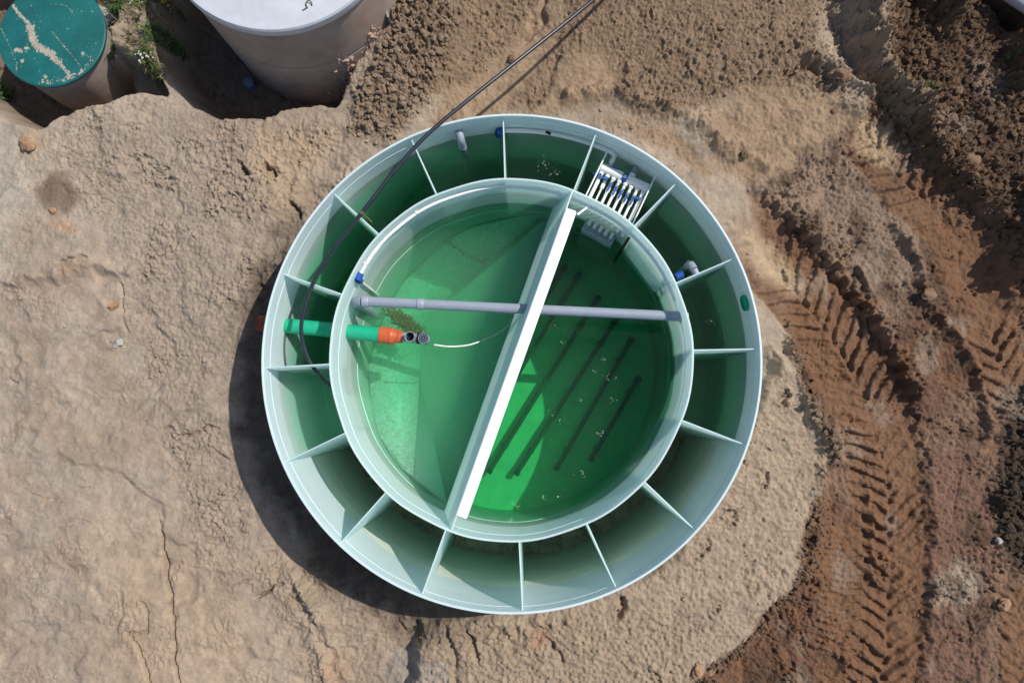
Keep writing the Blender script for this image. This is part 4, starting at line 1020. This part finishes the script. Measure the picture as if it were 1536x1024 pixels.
# clay stuck to the shaft
mb = MB(); rr2 = random.Random(5)
for (x, y, n_, sx, sy) in ((525, 95, 60, 20, 6), (545, 110, 90, 16, 8), (536, 128, 90, 18, 8), (560, 60, 50, 8, 20), (510, 110, 26, 12, 6), (520, 143, 50, 22, 5), (555, 90, 60, 10, 14)):
    for k in range(n_):
        px, py = x+rr2.gauss(0, sx*.7), y+rr2.gauss(0, sy*.7)
        d = ray(px, py); ox, oy = CAM[0]-lc.x, CAM[1]-lc.y; a_ = d[0]**2+d[1]**2; b_ = ox*d[0]+oy*d[1]; c_ = ox*ox+oy*oy-(lr-.012)**2; D2 = b_*b_-a_*c_
        if D2 <= 0: continue
        t = (-b_-math.sqrt(D2))/a_; p = CAM+d*t
        if not -.6 < p[2] < 1.0: continue
        r_ = .008+.026*rr2.random()**2; vs, fs = base_shapes[0][rr2.randrange(12)]; mb.add([(p[0]+a*r_, p[1]+b2*r_, p[2]+c2*r_*.6) for a, b2, c2 in vs], fs)
sm = mb.build('clay_smears', plain('clay_smear', (.36, .25, .19), .95, .1, var=.2), sh); tag(sm, kind='stuff')
mb = MB(); b_ = at(577, 8, .5); mb.box((b_.x, b_.y+.05, .25), .025, .4, .5, R(12)); tag(mb.build('board', plain('grey_board', (.26, .24, .21), .8, .2)), 'thin grey board standing on edge against the right side of the big concrete shaft', 'board')
# green covered shaft
gc = at(77, 52, .1); gr = .663
sg = thing('covered_shaft', (gc.x, gc.y, -.7), 'smaller concrete shaft under a scuffed teal cover in the top left corner', 'shaft')
mb = MB(); mb.lathe([(gr-.02, -1.2), (gr-.02, .045), (gr-.08, .05), (.01, .05)], 160, (gc.x, gc.y)); mb.build('shaft_ring', conc, sg, angle=25)
m, nt, N, L = new_mat('teal_cover'); o = out_node(N); b = N.new('ShaderNodeBsdfPrincipled'); L.new(b.outputs[0], o.inputs[0]); tc = N.new('ShaderNodeTexCoord')
n_ = noise(N, L, 4, 5, .6, tc.outputs['Object']); r_ = ramp(N, L, n_.outputs['Fac'], [(.3, (.004, .085, .082)), (.7, (.008, .13, .125))])
n2_ = noise(N, L, 22, 6, .75, tc.outputs['Object'], .8); k_ = ramp(N, L, n2_.outputs['Fac'], [(.62, (0, 0, 0)), (.75, (.30,)*3)])
mx = N.new('ShaderNodeMixRGB'); L.new(k_.outputs['Color'], mx.inputs[0]); L.new(r_.outputs['Color'], mx.inputs[1]); mx.inputs[2].default_value = (.28, .30, .27, 1)
L.new(mx.outputs[0], b.inputs['Base Color']); b.inputs['Roughness'].default_value = .5
mb = MB(); mb.lathe([(gr-.012, .052), (gr+.004, .056), (gr+.008, .07), (gr+.008, .088), (gr-.002, .098), (gr-.012, .1), (.001, .1)], 160, (gc.x, gc.y)); cv = mb.build('cover', m, sg, angle=25)
# dried mud spilt on the cover: flat crusts and scuffs
mb = MB(); rr3 = random.Random(3)
def crust(pts, w, n):
    for k in range(n):
        i = rr3.randrange(len(pts)-1); t = rr3.random(); x = pts[i][0]+(pts[i+1][0]-pts[i][0])*t+rr3.gauss(0, w); y = pts[i][1]+(pts[i+1][1]-pts[i][1])*t+rr3.gauss(0, w)
        p = at(x, y, .1008+.0025*rr3.random()); 
        if (p-gc).xy.length > gr-.02: continue
        r_ = (.004+.014*rr3.random()**2)*(1 if w > 1 else .45); m_ = 7; an = rr3.random()*6.28
        q0 = [p+Vector((r_*(.7+.5*rr3.random())*math.cos(6.283*j/m_+an), r_*(.7+.5*rr3.random())*math.sin(6.283*j/m_+an), -.002)) for j in range(m_)]
        mb.add(q0+[p], [(j, (j+1) % m_, m_) for j in range(m_)])
crust([(46, 40), (48, 55), (52, 65)], 2.8, 420); crust([(52, 66), (62, 74), (72, 78), (80, 84)], 2.6, 420); crust([(24, 75), (32, 76), (42, 70)], 2.0, 80)
crust([(16, 4), (30, 22), (46, 40)], 1.1, 170); crust([(78, 84), (90, 96), (106, 115)], 1.9, 220); crust([(78, 48), (98, 72), (120, 98)], .5, 100); crust([(0, 40), (12, 64), (25, 95), (24, 110)], .7, 90)
crust([(60, 124), (85, 122), (110, 116), (130, 102), (140, 88)], 2.5, 130); crust([(122, 80), (126, 82)], 1.4, 26); crust([(32, 91), (34, 92)], 1.4, 20); crust([(85, 4), (100, 10), (108, 18)], .5, 20); crust([(67, 114), (68, 118)], 1.2, 20); crust([(130, 83), (145, 90)], .8, 16)
for k in range(150): crust([(rr3.uniform(10, 145), rr3.uniform(5, 120)), (rr3.uniform(10, 145), rr3.uniform(5, 120))][:1]*2, .4, 1)
cr = mb.build('mud_crust', plain('dry_mud', (.36, .32, .26), .95, .1, var=.15), cv, smooth=False); tag(cr, kind='stuff')
# stone slab, plastic cap, end of a pipe
p = gpx(163, 32); mb = MB(); mb.prism([(at(x, y, p.z).x, at(x, y, p.z).y) for x, y in ((152, 12), (168, 18), (177, 30), (162, 46), (154, 36))], p.z-.1, p.z+.07)
tag(mb.build('stone_slab', st_g, smooth=False, bevel=.012), 'broken grey slab leaning at the edge of the teal cover', 'slab')
p = gpx(376, 128); mb = MB(); mb.lathe([(.001, p.z+.10), (.05, p.z+.10), (.065, p.z+.09), (.075, p.z+.03), (.078, p.z-.02)], 40, (p.x, p.y)); o_ = thing('bucket_lid', (p.x, p.y, p.z), 'small dull blue plastic cap lying in the shadow of the big shaft', 'cap'); mb.build('shell', plain('dull_blue', (.10, .14, .22), .5), o_)
mb = MB(); mb.lathe([(.055, p.z+.102), (.062, p.z+.108), (.069, p.z+.098)], 40, (p.x, p.y)); mb.build('rim', plain('pale_blue', (.16, .2, .27), .5), o_)
p0, p1 = at(1506, -14, .25), at(1560, 22, .25); mb = MB(); mb.pipe([p0, p1], .08, .008); tag(mb.build('drain_pipe', plain('lilac_pvc', (.42, .40, .44), .5)), 'end of a pale lilac pipe poking into the top right corner', 'pipe')

# ------------------------------------------------------------------ weeds
leafs = [plain('grass_a', (.06, .105, .028), .6, .3, var=.35, scale=4), plain('grass_b', (.11, .15, .045), .6, .3, var=.35, scale=4), plain('grass_dry', (.24, .20, .09), .7, .2, var=.25, scale=4)]
petal = plain('petal', (.75, .75, .70), .6, .2); petal_y = plain('petal_yellow', (.55, .38, .03), .6, .2)
def blades(mb, p, rad_, n, h, seed, wide=.005):
    q = random.Random(seed)
    for k in range(n):
        a = q.random()*6.283; d = rad_*math.sqrt(q.random()); b0_ = p+Vector((d*math.cos(a), d*math.sin(a), -.02))
        try: b0_.z = ground_z(b0_.x, b0_.y)-.01
        except Exception: pass
        hh = h*(.5+.7*q.random()); a2 = a+q.gauss(0, .7); lean = hh*(.35+.7*q.random()); w_ = wide*(.6+.8*q.random())
        s = Vector((-math.sin(a2), math.cos(a2), 0))*w_; t_ = Vector((math.cos(a2), math.sin(a2), 0))
        m1 = b0_+t_*lean*.35+Vector((0, 0, hh*.65)); m2 = b0_+t_*lean+Vector((0, 0, hh*(.85-.5*q.random()**2)))
        mb.add([b0_-s, b0_+s, m1+s*.9, m1-s*.9, m2+Vector((0, 0, .0015))], [(0, 1, 2, 3), (3, 2, 4)])
def tuft(px, py, rp, n, h, mats, label, seed, flowers=0, fl=None):
    p = gpx(px, py); o = thing('weed_tuft', (p.x, p.y, p.z), label, 'weed', 'weeds growing on the soil')
    rad_ = rp*(CAM[2]-p.z)/F
    mb = MB(); blades(mb, p, rad_, n, h, seed); mb.build('blades', mats[0], o, smooth=False)
    mb = MB(); blades(mb, p, rad_, n//3, h*.8, seed+50); mb.build('dry_blades', mats[1], o, smooth=False)
    if flowers:
        mb = MB(); q = random.Random(seed+9)
        for k in range(flowers):
            c = p+Vector((q.gauss(0, rad_*.6), q.gauss(0, rad_*.6), h*.6+q.random()*h*.4)); r_ = .006+.008*q.random()
            for j in range(5):
                a = 6.283*j/5; mb.add([c, c+Vector((r_*math.cos(a-.4), r_*math.sin(a-.4), .003)), c+Vector((1.4*r_*math.cos(a), 1.4*r_*math.sin(a), .001)), c+Vector((r_*math.cos(a+.4), r_*math.sin(a+.4), .003))], [(0, 1, 2, 3)])
        mb.build('flowers', fl or petal, o, smooth=False)
tuft(246, 60, 11, 330, .15, (leafs[0], leafs[1]), 'lush green grass tuft on the bank edge beside the big shaft pit', 1)
tuft(178, 9, 12, 260, .13, (leafs[0], leafs[1]), 'dark green weed at the top of the bank by the broken slab', 2)
tuft(222, 92, 11, 300, .15, (leafs[1], leafs[2]), 'green weed with white flowers overhanging the hollow below the bank', 3, 14)
tuft(2, 143, 12, 340, .18, (leafs[0], leafs[1]), 'green weed at the left edge of the photo below the teal cover', 4)
tuft(214, 4, 12, 200, .12, (leafs[1], leafs[2]), 'straggly weed with white flowers at the top edge, left of the big shaft', 5, 22)
tuft(250, 6, 9, 140, .12, (leafs[2], leafs[1]), 'dry weed with yellow flowers at the top edge, next to the big shaft', 6, 30, petal_y)
tuft(168, 78, 9, 200, .11, (leafs[1], leafs[2]), 'olive weed clinging to the side of the small shaft', 7)
tuft(1392, 132, 6, 60, .07, (leafs[0], leafs[1]), 'small green sprout in the dark soil right of the sandy ridge', 8)
tuft(1523, 82, 6, 60, .08, (leafs[0], leafs[1]), 'small green sprout near the right edge by the dark hollow', 10)
mb = MB()
q_ = random.Random(77)
for k in range(150):
    x, y = q_.uniform(150, 262), q_.uniform(-10, 125)
    if y > 85 and x < 235: continue
    p = gpx(x, y); blades(mb, p, .04, q_.randrange(3, 14), .06+.06*q_.random(), 100+k, .004)
tag(mb.build('ground_cover', leafs[2], smooth=False), 'thin dry ground cover over the bank between the shafts', 'weeds', kind='stuff')
